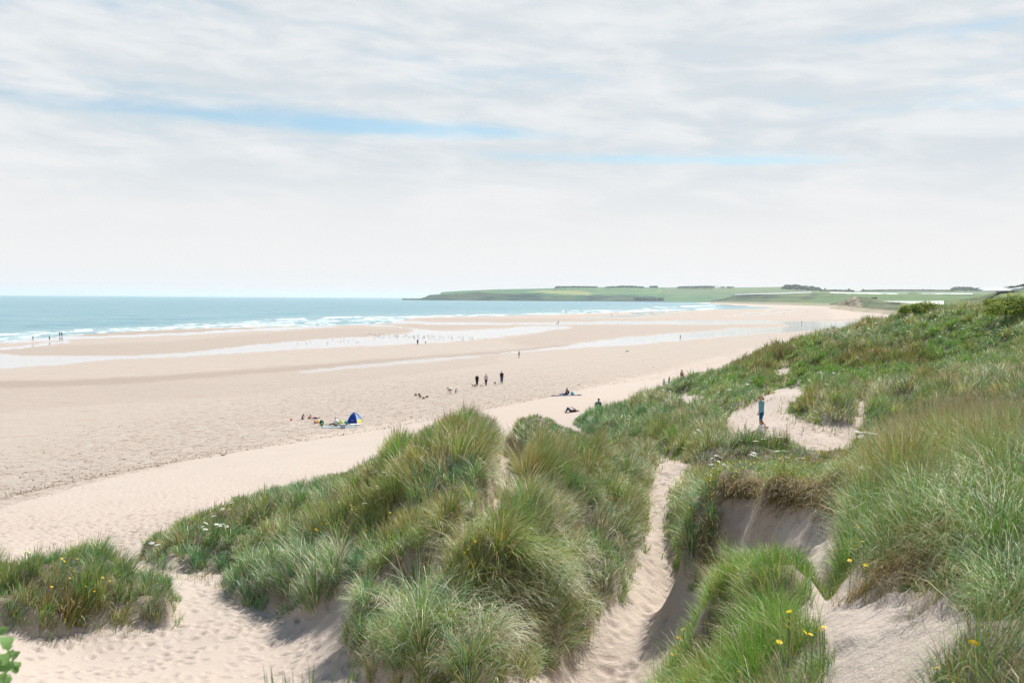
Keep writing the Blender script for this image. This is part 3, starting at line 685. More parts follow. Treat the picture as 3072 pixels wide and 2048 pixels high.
wood('wood', [(2343,866,861),(2355,868,853),(2368,869,851),(2400,869,853),(2430,870,857),(2452,871,861),(2462,872,866)], 5300, 200, 'dark wood crowning the far hill, the biggest tree mass on the skyline', 3, 6.)
wood('wood', [(2850,872,866),(2856,872,859),(2875,871,859),(2910,871,861),(2938,872,865),(2945,873,869)], 5600, 200, 'hazy flat-topped wood on the skyline toward the right edge', 4, 6.)
wood('hedgerow', [(1665,863,861),(1672,862,859),(1722,861,859),(1790,861.5,860)], 6100, 60, 'thin hedge along the highest field edge of the headland', 5, 4.)
wood('hedgerow', [(1815,862.5,861),(1850,862,858.5),(1860,862,857),(1900,862,857),(1930,862.5,861)], 6200, 60, 'long low belt of trees on the headland skyline', 6, 4.)
wood('hedgerow', [(1948,862,857.5),(1966,862,856.5),(1971,862,859)], 6300, 60, 'short dense clump of skyline trees in the middle of the far hill', 7, 4.)
wood('hedgerow', [(2030,863,861.5),(2040,863,859),(2070,863,858),(2110,863,857),(2138,863,857),(2141,863,860)], 6400, 60, 'long dark hedge on the skyline above the pale spray', 8, 4.)
wood('hedgerow', [(2160,862.5,860),(2172,862.5,860)], 6400, 40, 'very short low hedge on the skyline', 9, 3.)
wood('hedgerow', [(2178,862.5,860),(2182,862.5,859.5),(2200,862.5,860)], 6400, 40, 'short flat hedge at the right end of the skyline hedges', 10, 3.)
wood('hedgerow', [(2462,873,869),(2500,872,869),(2540,874,869),(2560,875,870)], 5600, 80, 'low hedge line trailing right from the big dark wood', 11, 3.5)
wood('hedgerow', [(2580,873,870),(2640,872,869),(2700,871.5,868.5),(2780,871.5,869),(2850,872,870)], 6200, 80, 'long broken hedge line on the low skyline between the two woods', 12, 3.5)
wood('hedgerow', [(2988,876,870),(3003,872,862),(3022,872,856),(3028,866,857),(3045,862,857),(3060,860,851),(3080,858,850),(3140,858,848)], 1000, 30, 'dark wind-cut scrub on top of the right hillside beside the tunnels', 13, 3.)
wood('scrub', [(2612,898,890),(2618,898,890),(2627,900,889.5),(2628.5,900,890)], 1330, 20, 'dark squared bush on top of the sandy mound', 14, 3.)
wood('scrub', [(1480,899,893),(1560,900,894),(1590,900,895),(1650,901,894),(1700,902,895)], 5570, 40, 'dark trees at the foot of the headland round the white houses', 15, 3.)
wood('scrub', [(1900,900,891),(1960,902,892),(2000,904,895),(2060,906,901),(2100,907,903)], 5450, 120, 'blue-green woodland at the right end of the headland shore', 16, 4.)

def house(u, v, d, w, h, label, name='house'):
    b = at(u, v, Y=d); W_ = w / FPX * d; H_ = h / FPX * d
    root = empty(name, b); tag(root, label, 'house', 'white houses below the headland')
    def box(nm, x0, x1, y0, y1, z0, z1, m):
        bm = bmesh.new(); vs = [bm.verts.new((x, y, z)) for x in (x0, x1) for y in (y0, y1) for z in (z0, z1)]
        for f in ((0,1,3,2),(4,6,7,5),(0,4,5,1),(2,3,7,6),(0,2,6,4),(1,5,7,3)): bm.faces.new([vs[i] for i in f])
        me = bpy.data.meshes.new(nm); bm.to_mesh(me); bm.free(); me.materials.append(m)
        o = bpy.data.objects.new(nm, me); COL.objects.link(o); o.parent = root
    box('wall', -W_ / 2, W_ / 2, 0, 8, -2, H_ * .6, MHOUSE)
    bm = bmesh.new()
    vs = [bm.verts.new(p) for p in [(-W_/2-.4,-.6,H_*.6),(W_/2+.4,-.6,H_*.6),(W_/2+.4,4,H_),(-W_/2-.4,4,H_),(-W_/2-.4,8.6,H_*.6),(W_/2+.4,8.6,H_*.6)]]
    for f in ((0,1,2,3),(3,2,5,4),(0,3,4),(1,5,2)): bm.faces.new([vs[i] for i in f])
    me = bpy.data.meshes.new('roof'); bm.to_mesh(me); bm.free(); me.materials.append(MROOF)
    o = bpy.data.objects.new('roof', me); COL.objects.link(o); o.parent = root
    for k in range(2): box('window', -W_ * .3 + k * W_ * .45, -W_ * .3 + k * W_ * .45 + W_ * .12, -.12, .1, H_ * .2, H_ * .42, MROOF)
for u, v, w, h, lab in [(1593,894,7,4,'long white house under the headland, leftmost of the row'),(1602,894,6,4.5,'taller white house second in the row under the headland'),
                        (1611,893.5,6,4,'white house in the middle of the row under the headland'),(1620,896,5,3.5,'small white cottage at the right end of the row'),
                        (2018,900,5,3,'tiny white building at the wooded end of the headland'),(2056,900.5,6,3,'low white building right of the wooded shore')]:
    house(u, v, 5540, w, h, lab)
def tunnel(u, v, d, w, hgt, dep, label):
    b = at(u, v, Y=d); W_ = w / FPX * d; H_ = hgt / FPX * d; n = 10; vs_ = []
    for j in range(2):
        for i in range(n + 1):
            a = math.pi * i / n; vs_.append((-W_ / 2 * math.cos(a), j * dep, H_ * math.sin(a) - .3))
    f = [(i, i + 1, n + 2 + i, n + 1 + i) for i in range(n)]
    me = bpy.data.meshes.new('crop_tunnel'); me.from_pydata(vs_, [], f + [tuple(range(n, -1, -1)), tuple(range(n + 1, 2 * n + 2))]); me.materials.append(MPLASTIC)
    o = bpy.data.objects.new('crop_tunnel', me); COL.objects.link(o); o.location = b
    tag(o, label, 'polytunnel', 'white crop tunnels on the right hillside')
tunnel(3030, 868, 985, 24, 6, 60, 'upper white crop tunnel on the right hillside, left one')
tunnel(3048, 872.5, 960, 36, 7, 60, 'lower and widest white crop tunnel at the right edge of the skyline')
tunnel(3070, 867, 1000, 26, 6, 60, 'white crop tunnel cut by the right edge of the photo')

# ------------------------------------------------------------------ light, sky, air
SUN_EL, SUN_AZ = math.radians(52), math.radians(33)     # azimuth from view direction toward the right
sd = Vector((math.cos(SUN_EL) * math.sin(SUN_AZ), math.cos(SUN_EL) * math.cos(SUN_AZ), math.sin(SUN_EL)))
sl = bpy.data.lights.new('sun', 'SUN'); sl.energy = 5.0; sl.angle = math.radians(.55); sl.color = (1., .955, .89)
so = bpy.data.objects.new('sun', sl); COL.objects.link(so); so.rotation_euler = (-sd).to_track_quat('-Z', 'Y').to_euler()
w = bpy.data.worlds.new('World'); sc.world = w; w.use_nodes = True; nt = w.node_tree; nt.nodes.clear()
def wn(typ, inputs=None, **kw):
    nd = nt.nodes.new(typ)
    for k, v in kw.items(): setattr(nd, k, v)
    for k, v in (inputs or {}).items():
        if isinstance(v, bpy.types.NodeSocket): nt.links.new(v, nd.inputs[k])
        else: nd.inputs[k].default_value = v
    return nd
def wm(op, a, b=0.): return wn('ShaderNodeMath', {0: a, 1: b}, operation=op).outputs[0]
def wmr(x, a, b, c, d, it='SMOOTHSTEP'): return wn('ShaderNodeMapRange', {0: x, 1: a, 2: b, 3: c, 4: d}, clamp=True, interpolation_type=it).outputs[0]
sky = wn('ShaderNodeTexSky', sky_type='NISHITA', sun_disc=False, sun_elevation=SUN_EL, sun_rotation=SUN_AZ, altitude=20, air_density=1., dust_density=.6, ozone_density=1.4)
tc = wn('ShaderNodeTexCoord').outputs['Generated']
sp = wn('ShaderNodeSeparateXYZ', {0: tc})
el = wm('ARCSINE', sp.outputs[2]); az = wm('ARCTAN2', sp.outputs[0], sp.outputs[1])
# cloud sheet: long streaks, nearly level, drifting down to the right
sv_ = wn('ShaderNodeCombineXYZ', {0: wm('MULTIPLY', az, 2.2), 1: wm('MULTIPLY', wm('ADD', el, wm('MULTIPLY', az, .035)), 17.), 2: 0.})
na = wn('ShaderNodeTexNoise', {'Vector': sv_.outputs[0], 'Scale': 1.5, 'Detail': 7., 'Roughness': .58, 'Distortion': .12}).outputs[0]
sv2_ = wn('ShaderNodeCombineXYZ', {0: wm('MULTIPLY', az, 5.), 1: wm('MULTIPLY', wm('ADD', el, wm('MULTIPLY', az, .05)), 22.), 2: 3.3})
nb = wn('ShaderNodeTexNoise', {'Vector': sv2_.outputs[0], 'Scale': 1.7, 'Detail': 8., 'Roughness': .6, 'Distortion': .3}).outputs[0]
cov = wm('ADD', wm('MULTIPLY', na, .66), wm('MULTIPLY', nb, .34))
# thin lens-shaped breaks in the cloud
def gap(a0, e0, wa, we, amp, tilt=.03):
    da = wm('SUBTRACT', az, a0); de = wm('SUBTRACT', wm('ADD', el, wm('MULTIPLY', da, tilt)), e0)
    q = wm('ADD', wm('POWER', wm('ABSOLUTE', wm('DIVIDE', da, wa)), 2.), wm('POWER', wm('ABSOLUTE', wm('DIVIDE', de, we)), 2.))
    return wm('MULTIPLY', wm('EXPONENT', wm('MULTIPLY', q, -1.)), amp)
gaps = wm('ADD', wm('ADD', gap(-.15, .166, .15, .010, .40), gap(-.50, .170, .20, .026, .15)), wm('ADD', gap(.17, .135, .22, .0055, .24), gap(-.48, .255, .15, .02, .10)))
gaps = wm('ADD', gaps, wm('ADD', gap(-.30, .262, .22, .018, .08), gap(.44, .185, .12, .02, .10)))
gaps = wm('ADD', gaps, wm('ADD', gap(-.05, .215, .30, .014, .03), gap(-.42, .115, .13, .006, .04)))
cov = wm('SUBTRACT', cov, gaps)
low = wmr(el, .145, .06, 0., .55)                      # solid pale sheet near the horizon
cov = wm('ADD', cov, low)
high = wmr(el, .33, .60, 0., -.42); cov = wm('ADD', cov, high)  # cloud thinned overhead, out of view, for more contrast
cl = wmr(cov, .13, .48, .22, 1.)
cshade = wn('ShaderNodeMix', {0: wmr(nb, .35, .7, 0., 1.)}, data_type='RGBA'); cshade.inputs[6].default_value = (5.0, 5.5, 5.85, 1); cshade.inputs[7].default_value = (6.35, 6.5, 6.6, 1)
hz = wn('ShaderNodeMix', {0: low}, data_type='RGBA'); nt.links.new(cshade.outputs[2], hz.inputs[6]); hz.inputs[7].default_value = (6.65, 6.55, 6.52, 1)
hz.inputs[0].default_value = 0
lowf = wmr(el, .17, .03, 0., 1.); nt.links.new(lowf, hz.inputs[0])
skc = wn('ShaderNodeMix', data_type='RGBA', blend_type='MULTIPLY'); skc.inputs[0].default_value = 1; nt.links.new(sky.outputs[0], skc.inputs[6]); skc.inputs[7].default_value = (.72, .90, .90, 1)
cl = wm('MULTIPLY', cl, wmr(el, .34, .75, 1., .25))  # unseen upper sky dimmed further to lower fill light and deepen shadows
mx = wn('ShaderNodeMix', {0: cl}, data_type='RGBA'); nt.links.new(skc.outputs[2], mx.inputs[6]); nt.links.new(hz.outputs[2], mx.inputs[7])
bg = wn('ShaderNodeBackground', {0: mx.outputs[2], 1: .1}); wo = wn('ShaderNodeOutputWorld', {0: bg.outputs[0]})
# the air between here and the far shore
import os
if not os.environ.get('NOHAZE'):
    t = NT('air'); t.t.nodes.clear(); o_ = t.t.nodes.new('ShaderNodeOutputMaterial'); pv = t.t.nodes.new('ShaderNodeVolumePrincipled')
    pv.inputs['Color'].default_value = (.80, .89, .96, 1); pv.inputs['Density'].default_value = 4.2e-5; pv.inputs['Anisotropy'].default_value = .2
    t.t.links.new(pv.outputs[0], o_.inputs['Volume'])
    x0, x1, y0, y1, z0, z1 = -22000, 18500, -60, 31000, -14, 118
    me = bpy.data.meshes.new('haze'); vv = [(x, y, z) for x in (x0, x1) for y in (y0, y1) for z in (z0, z1)]
    me.from_pydata(vv, [], [(0,1,3,2),(4,6,7,5),(0,4,5,1),(2,3,7,6),(0,2,6,4),(1,5,7,3)]); me.materials.append(t.m)
    ho = bpy.data.objects.new('haze', me); COL.objects.link(ho); tag(ho, kind='stuff')

sc.view_settings.view_transform = 'Standard'; sc.view_settings.look = 'None'; sc.view_settings.exposure = .42; sc.view_settings.gamma = 1
sc.render.engine = 'CYCLES'; sc.cycles.use_denoising = True
sc.cycles.max_bounces = 6; sc.cycles.diffuse_bounces = 3; sc.cycles.glossy_bounces = 2; sc.cycles.transmission_bounces = 3; sc.cycles.volume_bounces = 1; sc.cycles.transparent_max_bounces = 4
sc.cycles.caustics_reflective = False; sc.cycles.caustics_refractive = False
# ------------------------------------------------------------------ marram grass
# palette of leaf colours
PAL = np.array([[.16,.305,.16],[.19,.34,.06],[.35,.33,.10],[.60,.49,.26],[.66,.63,.50],[.24,.16,.08],[.18,.39,.05],[.42,.29,.11]])
#                blue green      green          olive          straw         silver        brown         lush           tawny
ST = {  # length, spread, droop, stalks, colour shares
 0: (.62, .55, .50, .04, [.60,.18,.04,.06,.11,.01,.00,.00]),
 1: (.72, .46, .42, .16, [.11,.24,.31,.12,.08,.05,.05,.04]),
 2: (.80, .70, 1.1, .03, [.20,.24,.08,.18,.18,.06,.04,.02]),
 3: (.52, .55, .50, .05, [.08,.30,.15,.07,.04,.01,.33,.02]),
 4: (.60, .50, .40, .16, [.24,.16,.14,.16,.26,.02,.00,.02]),
 5: (.66, .40, .34, .12, [.08,.22,.32,.08,.03,.17,.03,.07]),
}
SE = [  # where each look grows: u, v, half width, half height, style, weight
 (100,1810,230,110,1,5),(440,1790,110,90,0,1.6),(440,1850,90,60,1,1.),(300,1715,220,45,0,2.4),(150,1890,200,40,2,.8),
 (520,1640,170,60,0,2),(560,1600,120,40,3,1.2),(720,1560,150,50,1,.9),(900,1500,160,50,0,1.6),(880,1560,160,50,4,1.6),(1120,1480,130,80,1,2.),(820,1740,200,80,0,3.),(1020,1740,130,60,0,1.6),
 (760,1640,80,60,2,1.),(1230,1620,90,50,1,2.2),(1230,1710,110,50,2,1.8),(1130,1570,90,60,3,1.6),(1020,1620,130,60,1,1.),(1350,1620,60,60,2,1),
 (1390,1330,160,70,1,2.6),(1330,1400,80,70,5,1.8),(1420,1450,100,60,2,2.4),(1250,1400,80,60,1,1.5),
 (1680,1400,190,70,1,1.6),(1600,1350,120,50,4,2.2),(1850,1460,110,90,2,1.6),(1900,1560,60,80,5,1.5),(1700,1560,180,70,4,1.6),(1560,1560,110,60,1,2.),(1450,1560,60,70,4,3),
 (1600,1640,140,60,5,1.),(1620,1760,180,110,2,2.6),(1380,1740,140,45,1,1.8),(1260,1820,150,80,2,2.4),(1420,1900,180,110,2,1.2),(1480,1740,90,50,3,2.),(1180,1920,110,80,0,1.6),(1820,1700,110,140,4,2.),(1650,1900,130,90,1,1.),(1750,1800,80,80,0,1.),
 (1790,1280,110,50,0,3.),(1980,1240,220,45,0,1.),(1950,1215,180,30,4,1.4),(2030,1330,130,50,1,1.6),(2100,1300,100,40,4,1.),(1900,1380,120,50,4,1.),(2000,1160,150,30,0,1.),
 (2080,1490,70,70,2,1.2),(2080,1620,60,100,1,2.),(2180,1410,150,60,4,2.6),(2450,1455,220,30,3,1.6),(2480,1390,150,40,4,2.),(2640,1540,90,80,3,2.2),(2380,1370,80,40,1,2.4),(2560,1340,70,40,1,2.4),
 (2180,1880,260,260,3,4.),(2300,1800,100,100,0,1.),(2450,2000,60,150,1,2.),
 (2950,1400,180,120,1,1.2),(2850,1270,260,60,4,3.),(2900,1350,200,40,3,1.4),(2720,1420,120,130,1,3.4),(2700,1650,110,150,0,1.6),(2980,1600,180,140,3,1.6),(2960,1800,160,260,2,4.),(3000,1950,150,200,0,1.),
 (2420,1210,90,30,1,2.6),(2560,1215,60,35,1,3.),(2460,1275,110,25,2,3.),(2400,1090,80,25,1,1.),(2280,1100,70,30,5,2.6),(2330,1055,80,30,5,2.6),(2420,1060,60,25,3,2.),(2640,1085,110,28,5,4.),(2760,1075,50,30,5,2.),
 (2600,1000,160,50,4,1.2),(2820,1000,220,40,3,1.4),(2560,1130,240,28,3,4.),(2960,1080,150,40,3,2.),(2830,1140,90,25,5,2.),(3000,1060,70,30,4,2.),(2800,1060,40,20,3,2.),(2900,1130,150,30,4,2.),(2750,1230,350,50,4,3.),(2950,1270,150,50,4,2.),(2700,1270,90,35,1,2.),(2950,1215,120,30,1,1.6),
 (2200,1150,120,30,3,1.6),(2120,1190,80,20,3,1.2),(2240,1230,60,20,5,1.6),(2250,1180,50,20,0,1.),
]
def styles(u, v, x, y):
    S = np.zeros((len(u), 6))
    for k in range(6): S[:, k] = .16 * np.exp(5.5 * (fbm(x * .45, y * .45, 200 + k * 7, 3) - .5))
    S[:, 5] *= .35; S[:, 2] *= .7
    for (cu, cv, ru, rv, s, w_) in SE:
        q = ((u - cu) / ru) ** 2 + ((v - cv) / rv) ** 2
        S[:, s] += w_ * np.exp(-q * 1.2)
    S = S ** 1.7
    return S / S.sum(1)[:, None]

dY = np.gradient(rows); area = dY[:, None] * (YY + 20) * (cols[1] - cols[0])
gzy = np.gradient(ZZ, axis=0) / dY[:, None]; gzx = np.gradient(ZZ, axis=1) / ((YY + 20) * (cols[1] - cols[0]))
slope = np.sqrt(1 + np.minimum(gzx ** 2 + gzy ** 2, 4))
side_ = (U > 3300) | (U < -200)
vis = (gm > .3) & ((FF > 3.6) | (side_ & (FF > 1.6))) & (FF < 112) & (U > -900) & (U < 4600) & ((V < 2700) | side_) & (V > 820) & (YY > 1)
def bw(f): return np.maximum(np.interp(f, [4, 12], [.0036, .0042]), f * .62 / 995 * .85)       # leaf width kept near the pixel size with distance
LAI = float(os.environ.get('LAI', 4.6))
wgt = np.where(vis, area * slope * LAI / (bw(FF) * .62) * smooth(.3, .75, gm), 0)
wgt *= np.interp(FF, [5, 10, 18, 24], [1.25, 1.35, 1.3, 1.])
wgt *= np.where(side_, .45, 1.)
sparse_f = .55 + .75 * smooth(.3, .62, fbm(XX * .9, YY * .9, 301, 3)); wgt *= sparse_f
# fringe: a thin scatter of single leaves creeping over the sand beside the clumps
N = int(wgt.sum()); print('blades', N)
ii = rng.choice(wgt.size, N, p=(wgt / wgt.sum()).ravel())
r_, c_ = np.unravel_index(ii, wgt.shape)
by = rows[r_] + (rng.random(N) - .5) * dY[r_]; bx = (by + 20) * (cols[c_] + (rng.random(N) - .5) * (cols[1] - cols[0]))
tcell = .62
tx, ty, td, th = worley(bx + .12 * (fbm(bx * 3, by * 3, 9, 2) - .5), by, tcell, 400)
# pull the feet of each tussock toward its centre, so the tufts read as tufts
pull = .62 * (td / tcell < .8)
bx = bx + (tx - bx) * pull * rng.random(N); by = by + (ty - by) * pull * rng.random(N)
bz = ground_z(bx, by)
pu, pv, pf = project(bx, by, bz)
# look is chosen per tussock with a little mixing
tz = ground_z(tx, ty); tu, tv, _ = project(tx, ty, tz)
SW = styles(tu + (rng.random(N) - .5) * 20, tv, tx, ty)
gmb = np.clip(np.interp(pf, [0, 200], [1, 1]), 0, 1)
cs_ = SW.cumsum(1); pick = (cs_ < rng.random(N)[:, None]).sum(1).clip(0, 5)
tl = np.array([ST[k][0] for k in range(6)])[pick]; tsp = np.array([ST[k][1] for k in range(6)])[pick]
tdr = np.array([ST[k][2] for k in range(6)])[pick]; tst = np.array([ST[k][3] for k in range(6)])[pick]
CP = np.array([ST[k][4] for k in range(6)]); CP = CP / CP.sum(1)[:, None]
Cx, Cy, Cd, Ch = worley(tx + .5 * (fbm(tx, ty, 19, 2) - .5), ty, 1.75, 430)
# (dead silver leaves are rarer on the nearest face)
# each tussock also leans to one colour of its own
own = (CP.cumsum(1)[pick] < th[:, None]).sum(1).clip(0, 7)
cpk = (CP.cumsum(1)[pick] < rng.random(N)[:, None]).sum(1).clip(0, 7)
own2 = (CP.cumsum(1)[pick] < Ch[:, None]).sum(1).clip(0, 7)
cpk = np.where(rng.random(N) < .34, own, cpk); cpk = np.where(rng.random(N) < .30, own2, cpk)
cpk = np.where((pf < 9) & (cpk == 4) & (rng.random(N) < .6), 1, cpk); cpk = np.where((pf < 9) & (cpk == 0) & (rng.random(N) < .4), 1, cpk)
hm = (.50 + .95 * fbm(tx * .7, ty * .7, 71, 2)) * (1.22 - .50 * np.clip(Cd / 1.5, 0, 1)) * (.8 + .4 * Ch)
Lb = tl * hm * (.55 + .75 * rng.random(N)) * (1.28 - .85 * np.clip(td / tcell, 0, 1)) * (.8 + .5 * hash2(np.floor(tx * 50), np.floor(ty * 50), 5))
# shorter over the far meadow and near the sand edge
gedge = gmw[r_, c_]
Lb *= (.42 + .58 * smooth(.45, .95, gedge)) * np.interp(pf, [0, 12, 40, 110], [1., 1., .95, .8])
Lb = np.where((pv > 1420) & (pv < 1500) & (pu > 2150) & (pu < 2560), Lb * .6, Lb)
tall = np.exp(-(((pu - 1390) / 110) ** 2 + ((pv - 1330) / 60) ** 2)) + np.exp(-(((pu - 1220) / 50) ** 2 + ((pv - 1370) / 40) ** 2)) * .7
Lb = np.where((pf < 10) & (pu > 2560), Lb * .86, Lb)
Lb *= 1 + .22 * tall
nearclump = (pf < 15) & (pu < 2500)
Lb = np.where(nearclump, Lb * .62, Lb)
Lb = np.where((pf < 8.5) & (pu >= 2380) & (pu < 2930) & (pv > 1640), Lb * .5, Lb)
# leaves in front of bare sand stay low there
tipv = project(bx, by, bz + Lb)[1]
lim_v = np.interp(pu, [1850, 1923, 2010, 2091, 2158, 2230, 2300, 2380, 2430, 2480, 2540, 2600, 2650, 2800, 3072, 3400], [2010, 1962, 1891, 1809, 1700, 1660, 1635, 1640, 1690, 1760, 1560, 1440, 1300, 1260, 1235, 1230]) + rng.random(N) ** 1.6 * 110 - 34
lim2 = np.interp(pu, [2040, 2120, 2200, 2330, 2420, 2560, 2640, 2800], [1330, 1400, 1392, 1370, 1385, 1362, 1200, 1150]) + (rng.random(N) - .2) * 40
lim_v = np.where(pu < 2560, np.where(pf < 13, lim_v, lim2), np.minimum(lim_v, lim2 + 40))
lim_v = np.where((pu < 2060) & (pf > 13), -1e9, lim_v)
out_v = np.interp(pu, [418,560,731,940,1032,1084,1136,1202,1254,1286,1358,1397,1437,1489,1567,1700,1800], [1640,1560,1495,1437,1437,1404,1358,1286,1306,1286,1247,1228,1247,1284,1273,1300,1330]) + rng.random(N) ** 1.8 * 80 - 24
mid_ = (pf > 22) & (pf < 46) & (pu > 418) & (pu < 1780)
lim_v = np.where(mid_, out_v, lim_v)
over = (tipv < lim_v) & ((pf < 38) | mid_)
Lb = np.where(over, np.maximum(.10 + .12 * rng.random(N), Lb * np.clip((pv - lim_v) / np.maximum(pv - tipv, 1), .15, 1)), Lb)
val_ = linemask(pu, pv, VALLEY, 50, 1.) * (pf > 21) * (pf < 36); Lb = Lb * (1 - .5 * val_)
stalk = rng.random(N) < tst * .42
Lb = np.where(stalk, Lb * 1.22, Lb)
# lean: out of the tussock, down the slope, and with the wind (from the sea)
gx_ = gzx[r_, c_]; gy_ = gzy[r_, c_]
ang = fbm(bx * .25, by * .25, 88, 2) * 6.28 * .6
wx = .34 * np.cos(ang - .9) + .10; wy = .30 * np.sin(ang - .9) - .04
ra = rng.random(N) * 6.283; rr_ = rng.random(N) ** .7
ox = (bx - tx) / .30 * .75 * tsp * 1.6 + np.cos(ra) * rr_ * tsp + wx * .8 - gx_ * .55 * tdr
oy = (by - ty) / .30 * .75 * tsp * 1.6 + np.sin(ra) * rr_ * tsp + wy * .8 - gy_ * .55 * tdr
ox = np.where(stalk, ox * .45, ox); oy = np.where(stalk, oy * .45, oy)
om = np.hypot(ox, oy) + 1e-6; lean = np.clip(om, .05, 1.5); ox /= om; oy /= om
drp = np.clip(tdr * (.5 + .9 * rng.random(N)), 0, 1.5); dead = (cpk == 4) | (cpk == 3); drp = np.where(dead, drp * 1.25 + .12, drp); drp = np.where(stalk, .12, drp)
colb = PAL[cpk] * (.85 + .62 * rng.random((N, 1)))
colb = colb * (1 + (rng.random((N, 3)) - .5) * .16) * (.85 + .3 * fbm(bx * .6, by * .6, 500, 2))[:, None]
colb = np.where(((pf < 9.5) & (pu > 2560))[:, None], colb * [.72, .76, .70], colb); drp = np.where((pf < 9.5) & (pu > 2560), drp * 1.25 + .08, drp)
wid = bw(pf) * (.75 + .5 * rng.random(N)); wid = np.where(stalk, wid * .7, wid); wid = np.where(dead, wid * .9, wid)
def leafmat():
    t = NT('grass_leaf'); c = t.attr('col').outputs['Color']
    b = t.bsdf(Base_Color=c, Roughness=.5); b.inputs['Specular IOR Level'].default_value = .3
    tr = t.n('ShaderNodeBsdfTranslucent', {'Color': t.mix(.18, c, (.7, .8, .3), 'MULTIPLY')})
    return t.done(t.n('ShaderNodeMixShader', {0: .27, 1: b.outputs[0], 2: tr.outputs[0]}).outputs[0])
MGRASS = leafmat()
def build_blades(name, sel, label):
    idx_ = np.where(sel)[0]; V_, F4, F3, C_ = [], [], [], []; off = 0
    for lo, hi, K in ((0, 17, 6), (17, 42, 5), (42, 500, 4)):
        s = idx_[(pf[idx_] >= lo) & (pf[idx_] < hi)]
        n_ = len(s)
        if not n_: continue
        t_ = np.linspace(0, 1, K)[None]
        L = Lb[s][:, None]; l = lean[s][:, None]; d = drp[s][:, None]
        th_ = np.clip(l * .45, 0, 1.1) + d * 1.55 * t_ ** 1.5          # angle from vertical grows along the leaf
        th_ = np.minimum(th_, 2.75)
        ds = L / (K - 1)
        hx = np.concatenate([np.zeros((n_, 1)), np.cumsum(np.sin((th_[:, 1:] + th_[:, :-1]) / 2) * ds, 1)], 1)
        hz_ = np.concatenate([np.zeros((n_, 1)), np.cumsum(np.cos((th_[:, 1:] + th_[:, :-1]) / 2) * ds, 1)], 1)
        px = bx[s][:, None] + ox[s][:, None] * hx; py = by[s][:, None] + oy[s][:, None] * hx
        pz = bz[s][:, None] - .02 + hz_
        # keep drooping tips above the ground
        g0 = bz[s][:, None] + np.clip(gzx[r_[s], c_[s]][:, None] * ox[s][:, None] + gzy[r_[s], c_[s]][:, None] * oy[s][:, None], -1.2, .8) * hx
        pz = np.where(t_ > 0, np.maximum(pz, g0 + .015), pz)
        tw = rng.random(n_) * 1.6 - .8
        sx = -oy[s] * np.cos(tw) + ox[s] * np.sin(tw); sy = ox[s] * np.cos(tw) + oy[s] * np.sin(tw)
        prof = np.where(stalk[s][:, None], np.where(t_ > .68, 1.5, .5) * np.ones((n_, 1)), np.interp(t_, [0, .25, .7, 1], [.7, 1., .75, .0]) * np.ones((n_, 1)))
        w2 = wid[s][:, None] * .5 * prof
        A_ = np.stack([px - sx[:, None] * w2, py - sy[:, None] * w2, pz], -1)[:, :-1]; B_ = np.stack([px + sx[:, None] * w2, py + sy[:, None] * w2, pz], -1)[:, :-1]
        T_ = np.stack([px, py, pz], -1)[:, -1:]
        vv = np.concatenate([A_, B_, T_], 1)                       # K-1, K-1, 1
        nv = 2 * (K - 1) + 1; base = off + np.arange(n_)[:, None] * nv
        for k in range(K - 2): F4.append(base + np.array([[k, K - 1 + k, K + k, k + 1]]))
        F3.append(base + np.array([[K - 2, 2 * K - 3, 2 * K - 2]]))
        tt = t_[0]
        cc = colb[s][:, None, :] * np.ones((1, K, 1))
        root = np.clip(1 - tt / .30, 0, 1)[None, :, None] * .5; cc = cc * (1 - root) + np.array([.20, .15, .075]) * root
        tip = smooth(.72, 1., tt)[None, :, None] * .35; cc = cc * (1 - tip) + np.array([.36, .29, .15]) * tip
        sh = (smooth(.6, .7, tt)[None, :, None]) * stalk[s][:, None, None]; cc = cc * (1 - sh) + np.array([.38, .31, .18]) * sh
        C_.append(np.concatenate([cc[:, :-1], cc[:, :-1], cc[:, -1:]], 1).reshape(-1, 3)); V_.append(vv.reshape(-1, 3)); off += n_ * nv
    if not V_: return
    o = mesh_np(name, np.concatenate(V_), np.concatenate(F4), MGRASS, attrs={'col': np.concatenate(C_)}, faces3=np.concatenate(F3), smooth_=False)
    tag(o, label, 'dune grass', None, 'stuff'); return o
reg = np.full(N, -1)
def inp(poly, a, b): return (polymask(pu, pv, poly, 30, 1.) > .5) & (pf > a) & (pf < b)
reg[(inp(LEFT, 22, 34))] = 0
reg[(reg < 0) & inp(MID, 20, 52) & (pu < 1100)] = 1
reg[(reg < 0) & inp(MID, 20, 52)] = 2
reg[(reg < 0) & inp(CENTRE, 14, 48)] = 3
reg[(reg < 0) & (pf < 17) & (pu < 2480)] = 4
reg[(reg < 0) & (pf < 17)] = 5
reg[(reg < 0) & (pf < 34)] = 6
reg[(reg < 0) & (pf < 56)] = 7
reg[(reg < 0)] = 8
for k, lab in enumerate(['olive and blue-green marram clump standing alone in the sand at the left edge',
    'low blue-green marram spilling down the seaward end of the long dune ridge',
    'tall dark wind-blown marram tufts crowning the highest dune peak in front of the beach',
    'broad mound of drooping straw-streaked marram left of the sandy footpath',
    'lush bright green marram bank at the bottom between footpath and sandy hollow',
    'long overhanging marram leaves on the nearest dune face in the lower right corner',
    'silvery green marram above the eroded sand bank right of the footpath',
    'marram tufts around the sandy hollow where the woman in stripes walks',
    'green and brown marram covering the far dune slope below the rose bushes']):
    build_blades('marram_grass', reg == k, lab)

